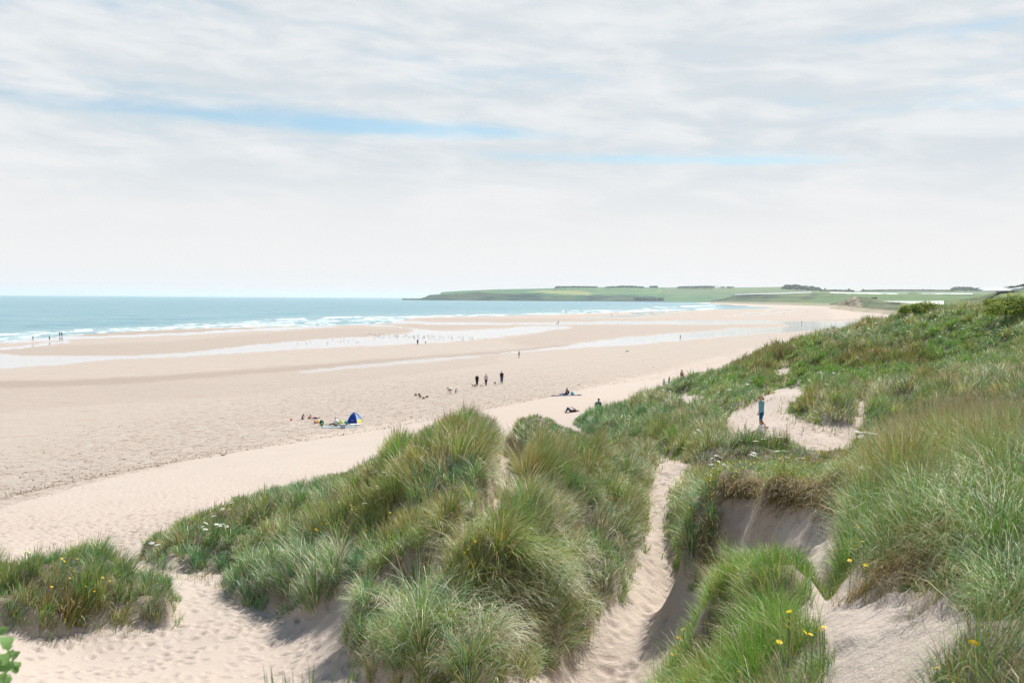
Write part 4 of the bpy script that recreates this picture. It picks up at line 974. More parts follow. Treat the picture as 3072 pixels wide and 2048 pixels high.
# leafy ground plants between the grass
hw = np.where(vis & (FF > 3), area * slope, 0)
su_, sv2 = U.ravel(), V.ravel()
hmk = np.zeros(XX.size); 
for (cu, cv, ru, rv, w_) in [(1130,1560,60,50,1),(1480,1740,60,60,.8),(1170,1400,40,30,1),(2560,1130,260,26,.9),(2960,1090,160,30,.8),(2820,1010,200,30,.7),(2420,1060,50,22,1),(2200,1150,120,22,.8),(2240,1165,30,14,1.2),(2000,2030,60,40,.7),
    (2780,1110,60,20,1.2),(2550,960,60,20,1),(2900,960,120,20,.7),(620,1640,60,30,.6),(2500,1450,200,20,.6),(2850,1500,60,60,.5),(1920,1420,60,20,.4),(1380,1880,120,60,.35),(2330,1440,120,16,.7)]:
    hmk = np.maximum(hmk, w_ * np.exp(-(((su_ - cu) / ru) ** 2 + ((sv2 - cv) / rv) ** 2)))
hmk = hmk.reshape(XX.shape) * smooth(.42, .6, fbm(XX * 1.1, YY * 1.1, 611, 3))
hs = np.maximum(.016, FF * .62 / 995 * .75)
hw = hw * hmk * 1.0 / (hs ** 2 * 1.6); NH = int(min(hw.sum(), 120000)); print('herb leaves', NH)
ih = rng.choice(hw.size, NH, p=(hw / hw.sum()).ravel()); hr, hc = np.unravel_index(ih, hw.shape)
hy = rows[hr] + (rng.random(NH) - .5) * dY[hr]; hx_ = (hy + 20) * (cols[hc] + (rng.random(NH) - .5) * (cols[1] - cols[0]))
hh = (rng.random(NH) ** .6) * (.18 + .38 * fbm(hx_ * 1.7, hy * 1.7, 612, 2)); hz0 = ground_z(hx_, hy) + hh
sz = hs[hr, hc] * (.7 + .6 * rng.random(NH))
a_ = rng.normal(0, 1, (NH, 3)) * [1, 1, .35]; a_ /= np.linalg.norm(a_, axis=1)[:, None]
b_ = np.cross(a_, rng.normal(0, .5, (NH, 3)) + [0, 0, 1]); b_ /= np.linalg.norm(b_, axis=1)[:, None]
P0 = np.stack([hx_, hy, hz0], -1); s1 = sz[:, None]
vv = np.stack([P0 - a_ * s1, P0 - b_ * s1 * .5, P0 + a_ * s1, P0 + b_ * s1 * .5], 1).reshape(-1, 3)
hcol = np.array([.19,.33,.06]) * (.6 + .8 * rng.random((NH, 1))) * (1 + (rng.random((NH, 3)) - .5) * .3)
tag(mesh_np('dune_herbs', vv, quads(NH), MGRASS, attrs={'col': np.repeat(hcol, 4, 0)}, smooth_=False), 'bright green leafy weeds in patches through the dune grass', 'weeds', None, 'stuff')

# thin scatter of single leaves and dry bits on the sand beside the clumps
fr = np.zeros(XX.shape)
gs = grass_mask(XX, YY, ZZ, 75.)
fr = np.where((gm < .4) & (FF > 3) & (FF < 60) & (U > -200) & (U < 3300) & (V < 2500), smooth(.02, .5, gs) * area * 120 * smooth(.45, .62, fbm(XX * 1.2, YY * 1.2, 701, 3)), 0) * np.interp(FF, [3, 12, 30, 60], [2.6, 2.0, 1., .3])
NF = int(min(fr.sum(), 42000)); print('fringe', NF)
i2 = rng.choice(fr.size, NF, p=(fr / fr.sum()).ravel()); r_, c_ = np.unravel_index(i2, fr.shape)
by = rows[r_] + (rng.random(NF) - .5) * dY[r_]; bx = (by + 20) * (cols[c_] + (rng.random(NF) - .5) * (cols[1] - cols[0]))
tx, ty, td, th = worley(bx, by, .35, 900); bx = bx + (tx - bx) * .7 * (th > .35); by = by + (ty - by) * .7 * (th > .35)
N = NF; bz = ground_z(bx, by); pu, pv, pf = project(bx, by, bz)
Lb = rng.uniform(.10, .42, N); ra = rng.random(N) * 6.283; ox = np.cos(ra); oy = np.sin(ra)
flat = rng.random(N) < .45; lean = np.where(flat, 2.6, rng.uniform(.1, 1.1, N)); drp = np.where(flat, .5, rng.uniform(.1, .9, N))
cpk = rng.choice([0, 1, 2, 3, 5, 7], N, p=[.22, .16, .14, .24, .12, .12]); cpk = np.where(flat, rng.choice([3, 5, 7, 4], N), cpk)
colb = PAL[cpk] * (.7 + .5 * rng.random((N, 1))); wid = bw(pf) * .8; stalk = np.zeros(N, bool)
build_blades('sparse_grass', np.ones(N, bool), 'thin single grass leaves and dry bits scattered on the sand beside the clumps')
# ------------------------------------------------------------------ figures
def cloth(name, col, rough=.85): return simple_mat(name, col, rough, .12, 12., .2)
MSKIN = simple_mat('skin', (.50, .31, .22), .55, .06, 20)
MSKIN2 = simple_mat('pale_skin', (.58, .38, .29), .55, .06, 20)
HAIR = {'dark': cloth('dark_hair', (.03, .02, .015)), 'brown': cloth('brown_hair', (.14, .075, .035)), 'blonde': cloth('fair_hair', (.42, .30, .16)), 'grey': cloth('grey_hair', (.45, .43, .40)), 'red': cloth('ginger_hair', (.30, .12, .04))}
def skin_mesh(name, V_, E_, R_, mat, parent=None, vox=None):
    """one continuous surface over a skeleton of joints: tapered limbs hulled, then fused and smoothed"""
    R3 = [Vector((r[0], r[1], r[1])) if isinstance(r, tuple) else Vector((r, r, r)) for r in R_]
    bm = bmesh.new(); t_ = bmesh.new(); bmesh.ops.create_icosphere(t_, subdivisions=2, radius=1); ball_ = [v.co.copy() for v in t_.verts]; t_.free()
    for i, j in E_:
        vs = [bm.verts.new(Vector(V_[k]) + Vector((q.x * R3[k].x, q.y * R3[k].y, q.z * R3[k].z))) for k in (i, j) for q in ball_]
        g = bmesh.ops.convex_hull(bm, input=vs); dl = [e for e in g['geom_interior'] if isinstance(e, bmesh.types.BMVert)]
        bmesh.ops.delete(bm, geom=dl, context='VERTS')
    me = bpy.data.meshes.new(name); bm.to_mesh(me); bm.free()
    o = bpy.data.objects.new(name, me); COL.objects.link(o)
    rm = max(max(r) for r in R3); vx = vox or max(min(min(r) for r in R3) * .75, rm * .14)
    m = o.modifiers.new('r', 'REMESH'); m.mode = 'VOXEL'; m.voxel_size = vx; m.use_smooth_shade = True
    m = o.modifiers.new('s', 'SMOOTH'); m.factor = .5; m.iterations = 3
    dg = bpy.context.evaluated_depsgraph_get(); dg.update()
    nm = bpy.data.meshes.new_from_object(o.evaluated_get(dg)); nm.name = name
    bpy.data.objects.remove(o); nm.materials.clear(); nm.materials.append(mat)
    for p in nm.polygons: p.use_smooth = True
    o = bpy.data.objects.new(name, nm); COL.objects.link(o)
    if parent: o.parent = parent
    return o
def ellip(name, c, r, mat, parent=None, seg=14, cut=None, rot=(0, 0, 0)):
    bm = bmesh.new(); bmesh.ops.create_uvsphere(bm, u_segments=seg, v_segments=seg // 2 + 2, radius=1)
    if cut is not None: bmesh.ops.bisect_plane(bm, geom=bm.verts[:] + bm.edges[:] + bm.faces[:], plane_co=(0, 0, cut), plane_no=(0, 0, -1), clear_outer=True)
    bmesh.ops.scale(bm, vec=r, verts=bm.verts); bmesh.ops.rotate(bm, verts=bm.verts, cent=(0, 0, 0), matrix=Euler(rot).to_matrix()); bmesh.ops.translate(bm, vec=c, verts=bm.verts)
    me = bpy.data.meshes.new(name); bm.to_mesh(me); bm.free(); me.materials.append(mat)
    for p in me.polygons: p.use_smooth = True
    o = bpy.data.objects.new(name, me); COL.objects.link(o)
    if parent: o.parent = parent
    return o
# joint positions for a height of 1; the figure faces -Y (toward the photographer)
STAND = dict(pel=(0,0,.52), wai=(0,0,.61), che=(0,0,.735), nec=(0,.005,.83), jaw=(0,-.012,.865), hed=(0,0,.915), crn=(0,.005,.955),
  shl=(.105,0,.80), ell=(.135,.01,.64), wrl=(.14,-.03,.50), hal=(.14,-.045,.445), shr=(-.105,0,.80), elr=(-.135,.01,.64), wrr=(-.14,-.03,.50), har=(-.14,-.045,.445),
  hil=(.05,0,.50), knl=(.055,-.01,.275), anl=(.055,.01,.045), tol=(.062,-.075,.018), hir=(-.05,0,.50), knr=(-.055,-.01,.275), anr=(-.055,.01,.045), tor=(-.062,-.075,.018))
RAD = dict(pel=.066, wai=.058, che=.068, nec=.030, jaw=.037, hed=.054, crn=.042, sh=.032, el=.024, wr=.016, ha=.017, hi=.050, kn=.033, an=.021, to=.018)
BONES = [('pel','wai'),('wai','che'),('che','nec'),('nec','jaw'),('jaw','hed'),('hed','crn'),('che','shl'),('shl','ell'),('ell','wrl'),('wrl','hal'),('che','shr'),('shr','elr'),('elr','wrr'),('wrr','har'),
  ('pel','hil'),('hil','knl'),('knl','anl'),('anl','tol'),('pel','hir'),('hir','knr'),('knr','anr'),('anr','tor')]
def pose(**kw): d = dict(STAND); d.update(kw); return d
WALK = pose(knl=(.055,-.07,.285), anl=(.055,-.10,.05), tol=(.06,-.18,.025), knr=(-.055,.03,.27), anr=(-.055,.13,.075), tor=(-.06,.09,.02),
  ell=(.14,.05,.65), wrl=(.14,.04,.51), hal=(.14,.03,.455), elr=(-.14,-.03,.65), wrr=(-.14,-.09,.52), har=(-.14,-.11,.47))
BOWED = pose(nec=(0,-.02,.82), jaw=(0,-.055,.835), hed=(0,-.06,.88), crn=(0,-.05,.92))
SIT = pose(pel=(0,0,.075), wai=(0,.01,.16), che=(0,0,.28), nec=(0,-.02,.375), jaw=(0,-.035,.41), hed=(0,-.03,.46), crn=(0,-.02,.50), shl=(.105,-.01,.345), shr=(-.105,-.01,.345),
  ell=(.14,-.06,.21), wrl=(.10,-.15,.14), hal=(.08,-.19,.12), elr=(-.14,-.06,.21), wrr=(-.10,-.15,.14), har=(-.08,-.19,.12),
  hil=(.05,-.01,.07), knl=(.07,-.22,.12), anl=(.08,-.43,.035), tol=(.09,-.46,.09), hir=(-.05,-.01,.07), knr=(-.07,-.22,.12), anr=(-.08,-.43,.035), tor=(-.09,-.46,.09))
KNEEL = pose(pel=(0,.05,.16), wai=(0,.02,.25), che=(0,-.04,.36), nec=(0,-.09,.44), jaw=(0,-.12,.46), hed=(0,-.12,.51), crn=(0,-.11,.55), shl=(.10,-.06,.42), shr=(-.10,-.06,.42),
  ell=(.13,-.14,.28), wrl=(.10,-.22,.15), hal=(.09,-.25,.10), elr=(-.13,-.14,.28), wrr=(-.10,-.22,.15), har=(-.09,-.25,.10),
  hil=(.05,.04,.14), knl=(.07,-.12,.05), anl=(.06,.12,.035), tol=(.06,.20,.03), hir=(-.05,.04,.14), knr=(-.07,-.12,.05), anr=(-.06,.12,.035), tor=(-.06,.20,.03))
PRONE = pose(pel=(0,0,.07), wai=(0,-.10,.08), che=(0,-.22,.12), nec=(0,-.30,.18), jaw=(0,-.335,.20), hed=(0,-.34,.25), crn=(0,-.33,.29), shl=(.10,-.26,.15), shr=(-.10,-.26,.15),
  ell=(.14,-.32,.03), wrl=(.08,-.42,.03), hal=(.06,-.46,.03), elr=(-.14,-.32,.03), wrr=(-.08,-.42,.03), har=(-.06,-.46,.03),
  hil=(.05,.03,.065), knl=(.07,.25,.035), anl=(.06,.44,.05), tol=(.06,.49,.03), hir=(-.05,.03,.065), knr=(-.07,.25,.035), anr=(-.06,.40,.16), tor=(-.06,.44,.21))
SUPINE = pose(pel=(0,0,.065), wai=(0,.09,.065), che=(0,.21,.075), nec=(0,.31,.06), jaw=(0,.335,.09), hed=(0,.385,.07), crn=(0,.42,.06), shl=(.105,.28,.06), shr=(-.105,.28,.06),
  ell=(.13,.16,.20), wrl=(.06,.04,.26), hal=(.04,.00,.30), elr=(-.13,.16,.20), wrr=(-.06,.04,.26), har=(-.04,.00,.30),
  hil=(.05,-.02,.065), knl=(.06,-.17,.24), anl=(.06,-.27,.04), tol=(.06,-.34,.02), hir=(-.05,-.02,.065), knr=(-.06,-.15,.22), anr=(-.06,-.24,.04), tor=(-.06,-.31,.02))
CHAIRSIT = pose(pel=(0,0,.24), wai=(0,.03,.33), che=(0,.04,.45), nec=(0,.03,.545), jaw=(0,.015,.58), hed=(0,.02,.63), crn=(0,.03,.67), shl=(.105,.04,.51), shr=(-.105,.04,.51),
  ell=(.14,-.02,.37), wrl=(.10,-.12,.33), hal=(.08,-.16,.33), elr=(-.14,-.02,.37), wrr=(-.10,-.12,.33), har=(-.08,-.16,.33),
  hil=(.05,-.01,.24), knl=(.07,-.23,.26), anl=(.07,-.26,.04), tol=(.07,-.34,.02), hir=(-.05,-.01,.24), knr=(-.07,-.23,.26), anr=(-.07,-.26,.04), tor=(-.07,-.34,.02))
BEND = pose(pel=(0,.03,.30), wai=(0,-.02,.36), che=(0,-.14,.40), nec=(0,-.23,.39), jaw=(0,-.27,.37), hed=(0,-.29,.40), crn=(0,-.29,.44), shl=(.10,-.18,.40), shr=(-.10,-.18,.40),
  ell=(.13,-.20,.25), wrl=(.09,-.27,.12), hal=(.08,-.29,.07), elr=(-.13,-.20,.25), wrr=(-.09,-.27,.12), har=(-.08,-.29,.07),
  hil=(.05,.03,.28), knl=(.10,-.15,.24), anl=(.09,.0,.05), tol=(.10,-.08,.02), hir=(-.05,.03,.28), knr=(-.10,-.15,.24), anr=(-.09,.0,.05), tor=(-.10,-.08,.02))
def person(loc, rz, h, ps, label, top=None, legs=None, hair='brown', sleeve=1, leglen=2, skin=MSKIN, hairlen=.0, stout=1., cap=None, fingers=False, feet=None, group=None):
    root = empty('person', loc, rz); tag(root, label, 'person', group)
    names = [k for k in ps]; ix = {k: i for i, k in enumerate(['pel'] + [k for k in names if k != 'pel'])}
    order = ['pel'] + [k for k in names if k != 'pel']
    V_ = [Vector(ps[k]) * h for k in order]
    R_ = [(RAD.get(k, RAD.get(k[:2], .02))) * h for k in order]
    for k in ('pel', 'wai', 'che'): R_[ix[k]] = (R_[ix[k]] * 1.25 * stout, R_[ix[k]] * .9 * stout)
    E_ = [(ix[a], ix[b]) for a, b in BONES]
    hd, jw = V_[ix['hed']], V_[ix['jaw']]
    up = (V_[ix['crn']] - jw).normalized(); sp_ = (V_[ix['che']] - V_[ix['nec']])
    fwd = (Vector((0, -1, 0)) if abs(up.z) > .6 else Vector((0, 0, 1))); fwd = (fwd - up * fwd.dot(up)).normalized()
    # nose
    V_.append(hd + fwd * .066 * h - up * .012 * h); R_.append(.007 * h); E_.append((ix['hed'], len(V_) - 1))
    if fingers:
        for s in 'lr':
            ha = V_[ix['ha' + s]]; d = (ha - V_[ix['wr' + s]]).normalized(); side = Vector((1, 0, 0)); side = (side - d * side.dot(d)).normalized(); cr = d.cross(side)
            for j in range(5):
                o1 = cr * (j - 2) * .009 * h
                b1 = ha + o1 + d * (.022 if j else .0) * h + (cr * -.014 * h if j == 0 else Vector()); b2 = b1 + d * (.026 - abs(j - 2.5) * .003) * h + side * .006 * h * (1 if s == 'l' else -1)
                V_ += [b1, b2]; R_ += [.0055 * h, .0045 * h]; E_ += [(ix['ha' + s], len(V_) - 2), (len(V_) - 2, len(V_) - 1)]
    skin_mesh('body', V_, E_, R_, skin, root)
    def shell(nm, keys, f, mat, extra=None):
        kk = [k for k in order if k in keys]; jx = {k: i for i, k in enumerate(kk)}
        VV = [Vector(ps[k]) * h for k in kk]; RR = []
        for k in kk:
            r = RAD.get(k, RAD.get(k[:2], .02)) * h + .006 * h
            if k in ('pel', 'wai', 'che'): r = (r * 1.25 * stout * f, r * .9 * stout * f)
            else: r = r * f
            if k == 'nec': r = RAD['nec'] * h * 1.2
            if k in ('wai',) and nm == 'top': r = (RAD['pel'] * h * 1.2 * stout * f, RAD['pel'] * h * .92 * stout * f)
            RR.append(r)
        EE = [(jx[a], jx[b]) for a, b in BONES if a in jx and b in jx]
        return skin_mesh(nm, VV, EE, RR, mat, root)
    if top:
        ks = ['wai', 'che', 'nec', 'shl', 'shr', 'pel'] + (['ell', 'elr'] if sleeve >= 1 else []) + (['wrl', 'wrr'] if sleeve >= 2 else [])
        p2 = dict(ps)
        if sleeve == 1:
            save = dict(ps)
            for s in 'lr': ps = dict(ps); ps['el' + s] = tuple(Vector(ps['sh' + s]).lerp(Vector(ps['el' + s]), .62))
        nk = Vector(ps['che']).lerp(Vector(ps['nec']), .8); ps = dict(ps); ps['nec'] = tuple(nk)
        shell('top', ks, 1.17, top)
        ps = p2
    if legs:
        p2 = dict(ps); ps = dict(ps)
        if leglen == 1:
            ks = ['pel', 'hil', 'hir', 'knl', 'knr']
            for s in 'lr': ps['kn' + s] = tuple(Vector(ps['hi' + s]).lerp(Vector(ps['kn' + s]), .9))
        else: ks = ['pel', 'hil', 'hir', 'knl', 'knr', 'anl', 'anr']
        shell('trousers' if leglen == 2 else 'shorts', ks, 1.2, legs)
        ps = p2
    if feet and leglen == 2:
        for s in 'lr':
            a, b = Vector(ps['an' + s]) * h, Vector(ps['to' + s]) * h
            skin_mesh('shoe', [a.lerp(b, .1), a.lerp(b, .6), b], [(0, 1), (1, 2)], [.028 * h, .027 * h, .024 * h], feet, root)
    back = -fwd
    c = hd + up * .012 * h + back * .012 * h
    q = up.to_track_quat('Z', 'Y').to_euler()
    if cap: ellip('cap', hd + up * .015 * h, (.062 * h, .066 * h, .060 * h), cap, root, cut=.05, rot=q)
    else: skin_mesh('hair', [hd + up * .030 * h + fwd * .006 * h, hd + up * .040 * h + back * .012 * h, hd + back * .022 * h, hd + back * .026 * h - up * .035 * h], [(0, 1), (1, 2), (2, 3)], [.052 * h, .056 * h, .055 * h, .042 * h], HAIR[hair], root)
    if hairlen:
        skin_mesh('long_hair', [hd + back * .03 * h, hd + back * .055 * h - up * .05 * h, hd + back * .06 * h - up * hairlen * h], [(0, 1), (1, 2)], [.045 * h, .042 * h, .02 * h], HAIR[hair], root)
    return root
def gh(u, v): return Vector(ground_hit(u, v, near=10))
def place_head(u, vtop, h, d0, d1):
    best = None
    for d in np.linspace(d0, d1, 200):
        r = ray(u, vtop); x = r[0] * d; z = CAMZ + r[2] * d; g = float(ground_z(x, d))
        if best is None or abs(z - g - h) < best[0]: best = (abs(z - g - h), Vector((x, d, g)))
    return best[1]
BLK = cloth('black_cotton', (.012, .013, .016)); NAVY = cloth('navy_cloth', (.012, .03, .07)); JEAN = cloth('blue_denim', (.035, .09, .15)); WHT = cloth('white_cotton', (.75, .75, .74))
GREY = cloth('grey_cloth', (.22, .23, .25)); PINKW = cloth('pink_white_print', (.62, .50, .54)); RED = cloth('red_cloth', (.55, .06, .05)); TAN = cloth('tan_cloth', (.35, .27, .19)); ORNG = cloth('orange_cloth', (.60, .20, .08)); TEALM = cloth('teal_cloth', (.03, .25, .28))
def stripes(name, a, b, n=16., axis=2, duty=.80, off=0.):
    t = NT(name); P = t.n('ShaderNodeTexCoord').outputs['Object']; s = t.n('ShaderNodeSeparateXYZ', {0: P}).outputs[axis]
    f = t.math('FRACT', t.math('MULTIPLY_ADD', s, n, off)); f = t.math('GREATER_THAN', f, duty)
    return t.done(t.bsdf(Base_Color=t.mix(f, a, b), Roughness=.85).outputs[0])
STRIPE = stripes('teal_striped_knit', (.03, .25, .33), (.65, .80, .82), 11.5, 2, .80)
# woman in the hollow, walking to the left, and the child sitting at her feet
WP = pose(knl=(.055,-.05,.28), anl=(.055,-.04,.045), tol=(.06,-.12,.02), knr=(-.055,.03,.27), anr=(-.055,.16,.10), tor=(-.06,.15,.02),
  ell=(.125,-.03,.64), wrl=(.12,-.10,.51), hal=(.12,-.13,.47), elr=(-.13,.03,.64), wrr=(-.13,.0,.50), nec=(0,-.012,.83), jaw=(0,-.035,.86), hed=(0,-.03,.91), crn=(0,-.022,.95))
wpos = Vector(ground_hit(2283, 1291, near=37)); hw_ = 108 / FPX * wpos.y
woman = person(wpos, math.radians(-82), hw_, WP, 'person in teal sweater with pale stripes and dark blue shorts walking across the sandy hollow', STRIPE, cloth('dark_blue_shorts', (.015, .09, .20)), 'blonde', 2, 1, MSKIN2, fingers=True)
hd = Vector(WP['hed']) * hw_
skin_mesh('ponytail', [hd + Vector((0, .055, .01)) * hw_, hd + Vector((0, .085, -.01)) * hw_, hd + Vector((0, .08, -.055)) * hw_], [(0, 1), (1, 2)], [.018 * hw_, .022 * hw_, .01 * hw_], HAIR['brown'], woman)
ellip('sunglasses', hd + Vector((0, -.045, .004)) * hw_, (.048 * hw_, .014 * hw_, .013 * hw_), BLK, woman)
cpos = Vector(ground_hit(2284, 1302, near=37))
person(cpos, math.radians(-80), 1.12, SIT, 'dark haired child in white top sitting on the sand by the walking woman', WHT, cloth('patterned_leggings', (.45, .45, .30)), 'dark', 2, 1, MSKIN, hairlen=.17)
# three walkers with dogs
pa = gh(1431, 1158); person(pa, .1, 1.62, BOWED, 'person all in black with bowed head, left of the three walkers', BLK, BLK, 'grey', 1, 2, MSKIN, stout=1.25, feet=BLK)
pb = gh(1458, 1157); person(pb, -.1, 1.66, WALK, 'person in pale pink patterned shirt and dark trousers, middle of the three walkers', PINKW, NAVY, 'brown', 1, 2, MSKIN, feet=BLK, stout=1.1)
pc = gh(1505, 1151); person(pc, .05, 1.80, STAND, 'tall person in black T-shirt and blue jeans, right of the three walkers', BLK, JEAN, 'dark', 1, 2, MSKIN, feet=BLK, stout=1.12)
def dog(loc, rz, L, label, col, collar=RED, head=.0):
    root = empty('dog', loc, rz); tag(root, label, 'dog', 'small dogs with the three walkers')
    m = simple_mat('dog_fur', col, .9, .25, 20)
    h = L * .62
    J = [(0,.42*L,h),(0,.15*L,h*1.02),(0,-.25*L,h*.98),(0,-.42*L,h*1.2),(0,-.55*L,h*(1.42+head)),(0,-.72*L,h*(1.32+head)),
         (.09*L,-.27*L,h*.7),(.09*L,-.25*L,h*.33),(.09*L,-.29*L,.03*L),(-.09*L,-.27*L,h*.7),(-.09*L,-.31*L,h*.33),(-.09*L,-.36*L,.03*L),
         (.09*L,.36*L,h*.7),(.09*L,.32*L,h*.48),(.09*L,.46*L,h*.28),(.09*L,.44*L,.03*L),(-.09*L,.36*L,h*.7),(-.09*L,.28*L,h*.48),(-.09*L,.42*L,h*.28),(-.09*L,.38*L,.03*L),
         (0,.56*L,h*1.25),(0,.62*L,h*1.6),(.05*L,-.52*L,h*(1.66+head)),(-.05*L,-.52*L,h*(1.66+head))]
    E = [(0,1),(1,2),(2,3),(3,4),(4,5),(2,6),(6,7),(7,8),(2,9),(9,10),(10,11),(0,12),(12,13),(13,14),(14,15),(0,16),(16,17),(17,18),(18,19),(0,20),(20,21),(4,22),(4,23)]
    R = [.12,.11,.155,.09,.10,.045,.055,.035,.035,.055,.035,.035,.075,.05,.03,.035,.075,.05,.03,.035,.03,.018,.025,.025]
    skin_mesh('body', [Vector(j) for j in J], E, [r * L for r in R], m, root)
    bm = bmesh.new(); bmesh.ops.create_cone(bm, segments=12, radius1=.1 * L, radius2=.1 * L, depth=.05 * L)
    bmesh.ops.translate(bm, verts=bm.verts, vec=(0, -.46 * L, h * 1.25)); me = bpy.data.meshes.new('collar'); bm.to_mesh(me); bm.free(); me.materials.append(collar)
    o = bpy.data.objects.new('collar', me); COL.objects.link(o); o.parent = root
dog(gh(1420, 1160), -1.2, .42, 'sandy small dog lying low, leftmost of the dogs', (.34, .22, .13))
dog(gh(1426, 1159.5), .3, .34, 'small brown dog beside the feet of the walker in black', (.30, .17, .09), head=.2)
dog(gh(1442.5, 1159.5), -.9, .34, 'pale small dog between the two left walkers', (.45, .38, .30))
dog(gh(1484.5, 1153), .5, .42, 'dark brown small dog near the tall walker in jeans', (.10, .06, .04), head=.15)
# bending adult and child digging
person(gh(1353, 1179), -1.25, 1.55, BEND, 'person in white top crouching to dig beside a child in the open sand', WHT, GREY, 'blonde', 1, 1, MSKIN2, stout=1.3)
person(gh(1367.5, 1178), .5, 1.05, KNEEL, 'red haired child in pale grey clothes kneeling by the crouching adult', cloth('pale_grey_cotton', (.48, .50, .52)), GREY, 'red', 1, 1, MSKIN2)
# tent camp
person(gh(908, 1257.5), 1.0, 1.02, KNEEL, 'child with light brown hair kneeling in the sand left of the camp', GREY, cloth('dark_swim_shorts', (.05, .05, .06)), 'brown', 1, 1, MSKIN)
person(gh(944, 1255.5), -1.5, 1.25, PRONE, 'bare backed child lying on the front in the sand with feet up', None, NAVY, 'brown', 0, 1, MSKIN)
person(gh(1009, 1277), -1.9, 1.62, SIT, 'person in white top and dark trousers sitting leaning on the camp mat', WHT, cloth('charcoal_trousers', (.05, .05, .055)), 'blonde', 2, 2, MSKIN2, stout=1.25, cap=WHT)
# group on the dry sand
person(gh(1697, 1186), -1.75, 1.66, pose(**{**SIT, 'wai': (0,.05,.16), 'che': (0,.07,.28), 'nec': (0,.08,.375), 'jaw': (0,.06,.41), 'hed': (0,.07,.46), 'crn': (0,.08,.50), 'shl': (.105,.08,.345), 'shr': (-.105,.08,.345), 'ell': (.15,.15,.22), 'wrl': (.14,.20,.06), 'hal': (.14,.20,.03)}),
    'long haired person in black top and blue skirt sitting propped up on a blanket', BLK, cloth('blue_patterned_skirt', (.07, .13, .30)), 'brown', 0, 2, MSKIN, hairlen=.14)
person(gh(1713, 1236), math.radians(-100) + math.pi * 0, 1.72, SUPINE, 'person in jeans lying back on a red towel with knees raised', NAVY, JEAN, 'dark', 1, 2, MSKIN, feet=BLK)
cp = place_head(1797, 1197, 1.16, 85, 125); person(cp + Vector((0, 0, .02)), 2.6, 1.72, CHAIRSIT, 'person sitting in a folding chair at the foot of the dune, seen from behind', cloth('slate_blue_top', (.05, .12, .18)), GREY, 'dark', 1, 2, MSKIN)
# people half hidden behind the dune edge
bp = place_head(2046, 1108, 1.55, 96, 118); person(bp, .6, 1.55, STAND, 'youth in black and salmon T-shirt standing waist-deep behind the dune grass', stripes('black_salmon_top', (.55, .22, .2), (.02, .02, .025), 1.02, 2, .955, -.05), JEAN, 'dark', 1, 2, MSKIN)
bp = place_head(1992, 1134, 1.05, 92, 118); person(bp, -.8, 1.05, STAND, 'dark haired child in white top, mostly hidden by grass left of the youth', WHT, NAVY, 'dark', 1, 2, MSKIN)
bp = place_head(2008, 1129, 1.1, 92, 118); person(bp, .9, 1.1, STAND, 'child in tan top, mostly hidden by grass between the white topped child and the youth', TAN, NAVY, 'brown', 1, 2, MSKIN)
bp = place_head(1471, 1256, 1.72, 44, 75); person(bp, 2.9, 1.72, STAND, 'person in brown top standing behind the dune peak with only the head showing', cloth('brown_top', (.16, .11, .07)), GREY, 'dark', 1, 2, MSKIN)
# distant walkers
for u, v, h, rz, ps, top, leg, hair, ln, lab in [
  (1557,1074.5,1.66,-1.3,WALK,cloth('grey_navy_top', (.06,.065,.09)),cloth('dark_shorts',(.03,.03,.035)),'dark',1,'long haired person in dark clothes and shorts walking alone in the middle of the beach'),
  (1253,1034,1.8,.3,BOWED,NAVY,BLK,'dark',2,'person in dark clothes standing at the edge of the wet channel'),
  (1276.5,1033,1.05,-.4,STAND,NAVY,None,'dark',1,'tiny child at the edge of the wet channel beside the dark figure'),
  (99,1023.5,1.75,1.2,WALK,BLK,None,'dark',1,'person in black top leftmost of all, wading in shallow water'),
  (148.5,1023,1.7,-.6,WALK,BLK,NAVY,'dark',1,'person in dark clothes standing in the shallows, second from the left'),
  (179,1009.5,1.7,.9,WALK,BLK,JEAN,'dark',2,'left one of the pair walking along the water line'),
  (185.5,1010,1.8,.9,WALK,BLK,JEAN,'dark',2,'right one of the pair walking along the water line'),
  (1670,972.5,1.6,.9,BEND,BLK,NAVY,'dark',2,'left figure of the distant pair, bending down by the thin stream'),
  (1675,971,1.8,-.5,STAND,BLK,NAVY,'dark',2,'right figure of the distant pair, upright by the thin stream'),
  (1834.5,947,1.75,.2,STAND,NAVY,BLK,'dark',2,'farthest lone figure, on the sand near the sea'),
  (2041,1019,1.6,1.1,WALK,NAVY,GREY,'brown',1,'lone figure walking through the pale wet band on the right'),
  (2405,971,1.75,.5,BOWED,BLK,BLK,'dark',2,'lone dark figure farthest right on the wet sand'),
  ]:
    person(gh(u, v), rz, h, ps, lab, top, leg, hair, 1, ln, MSKIN, hairlen=.12 if 'long haired' in lab else 0)

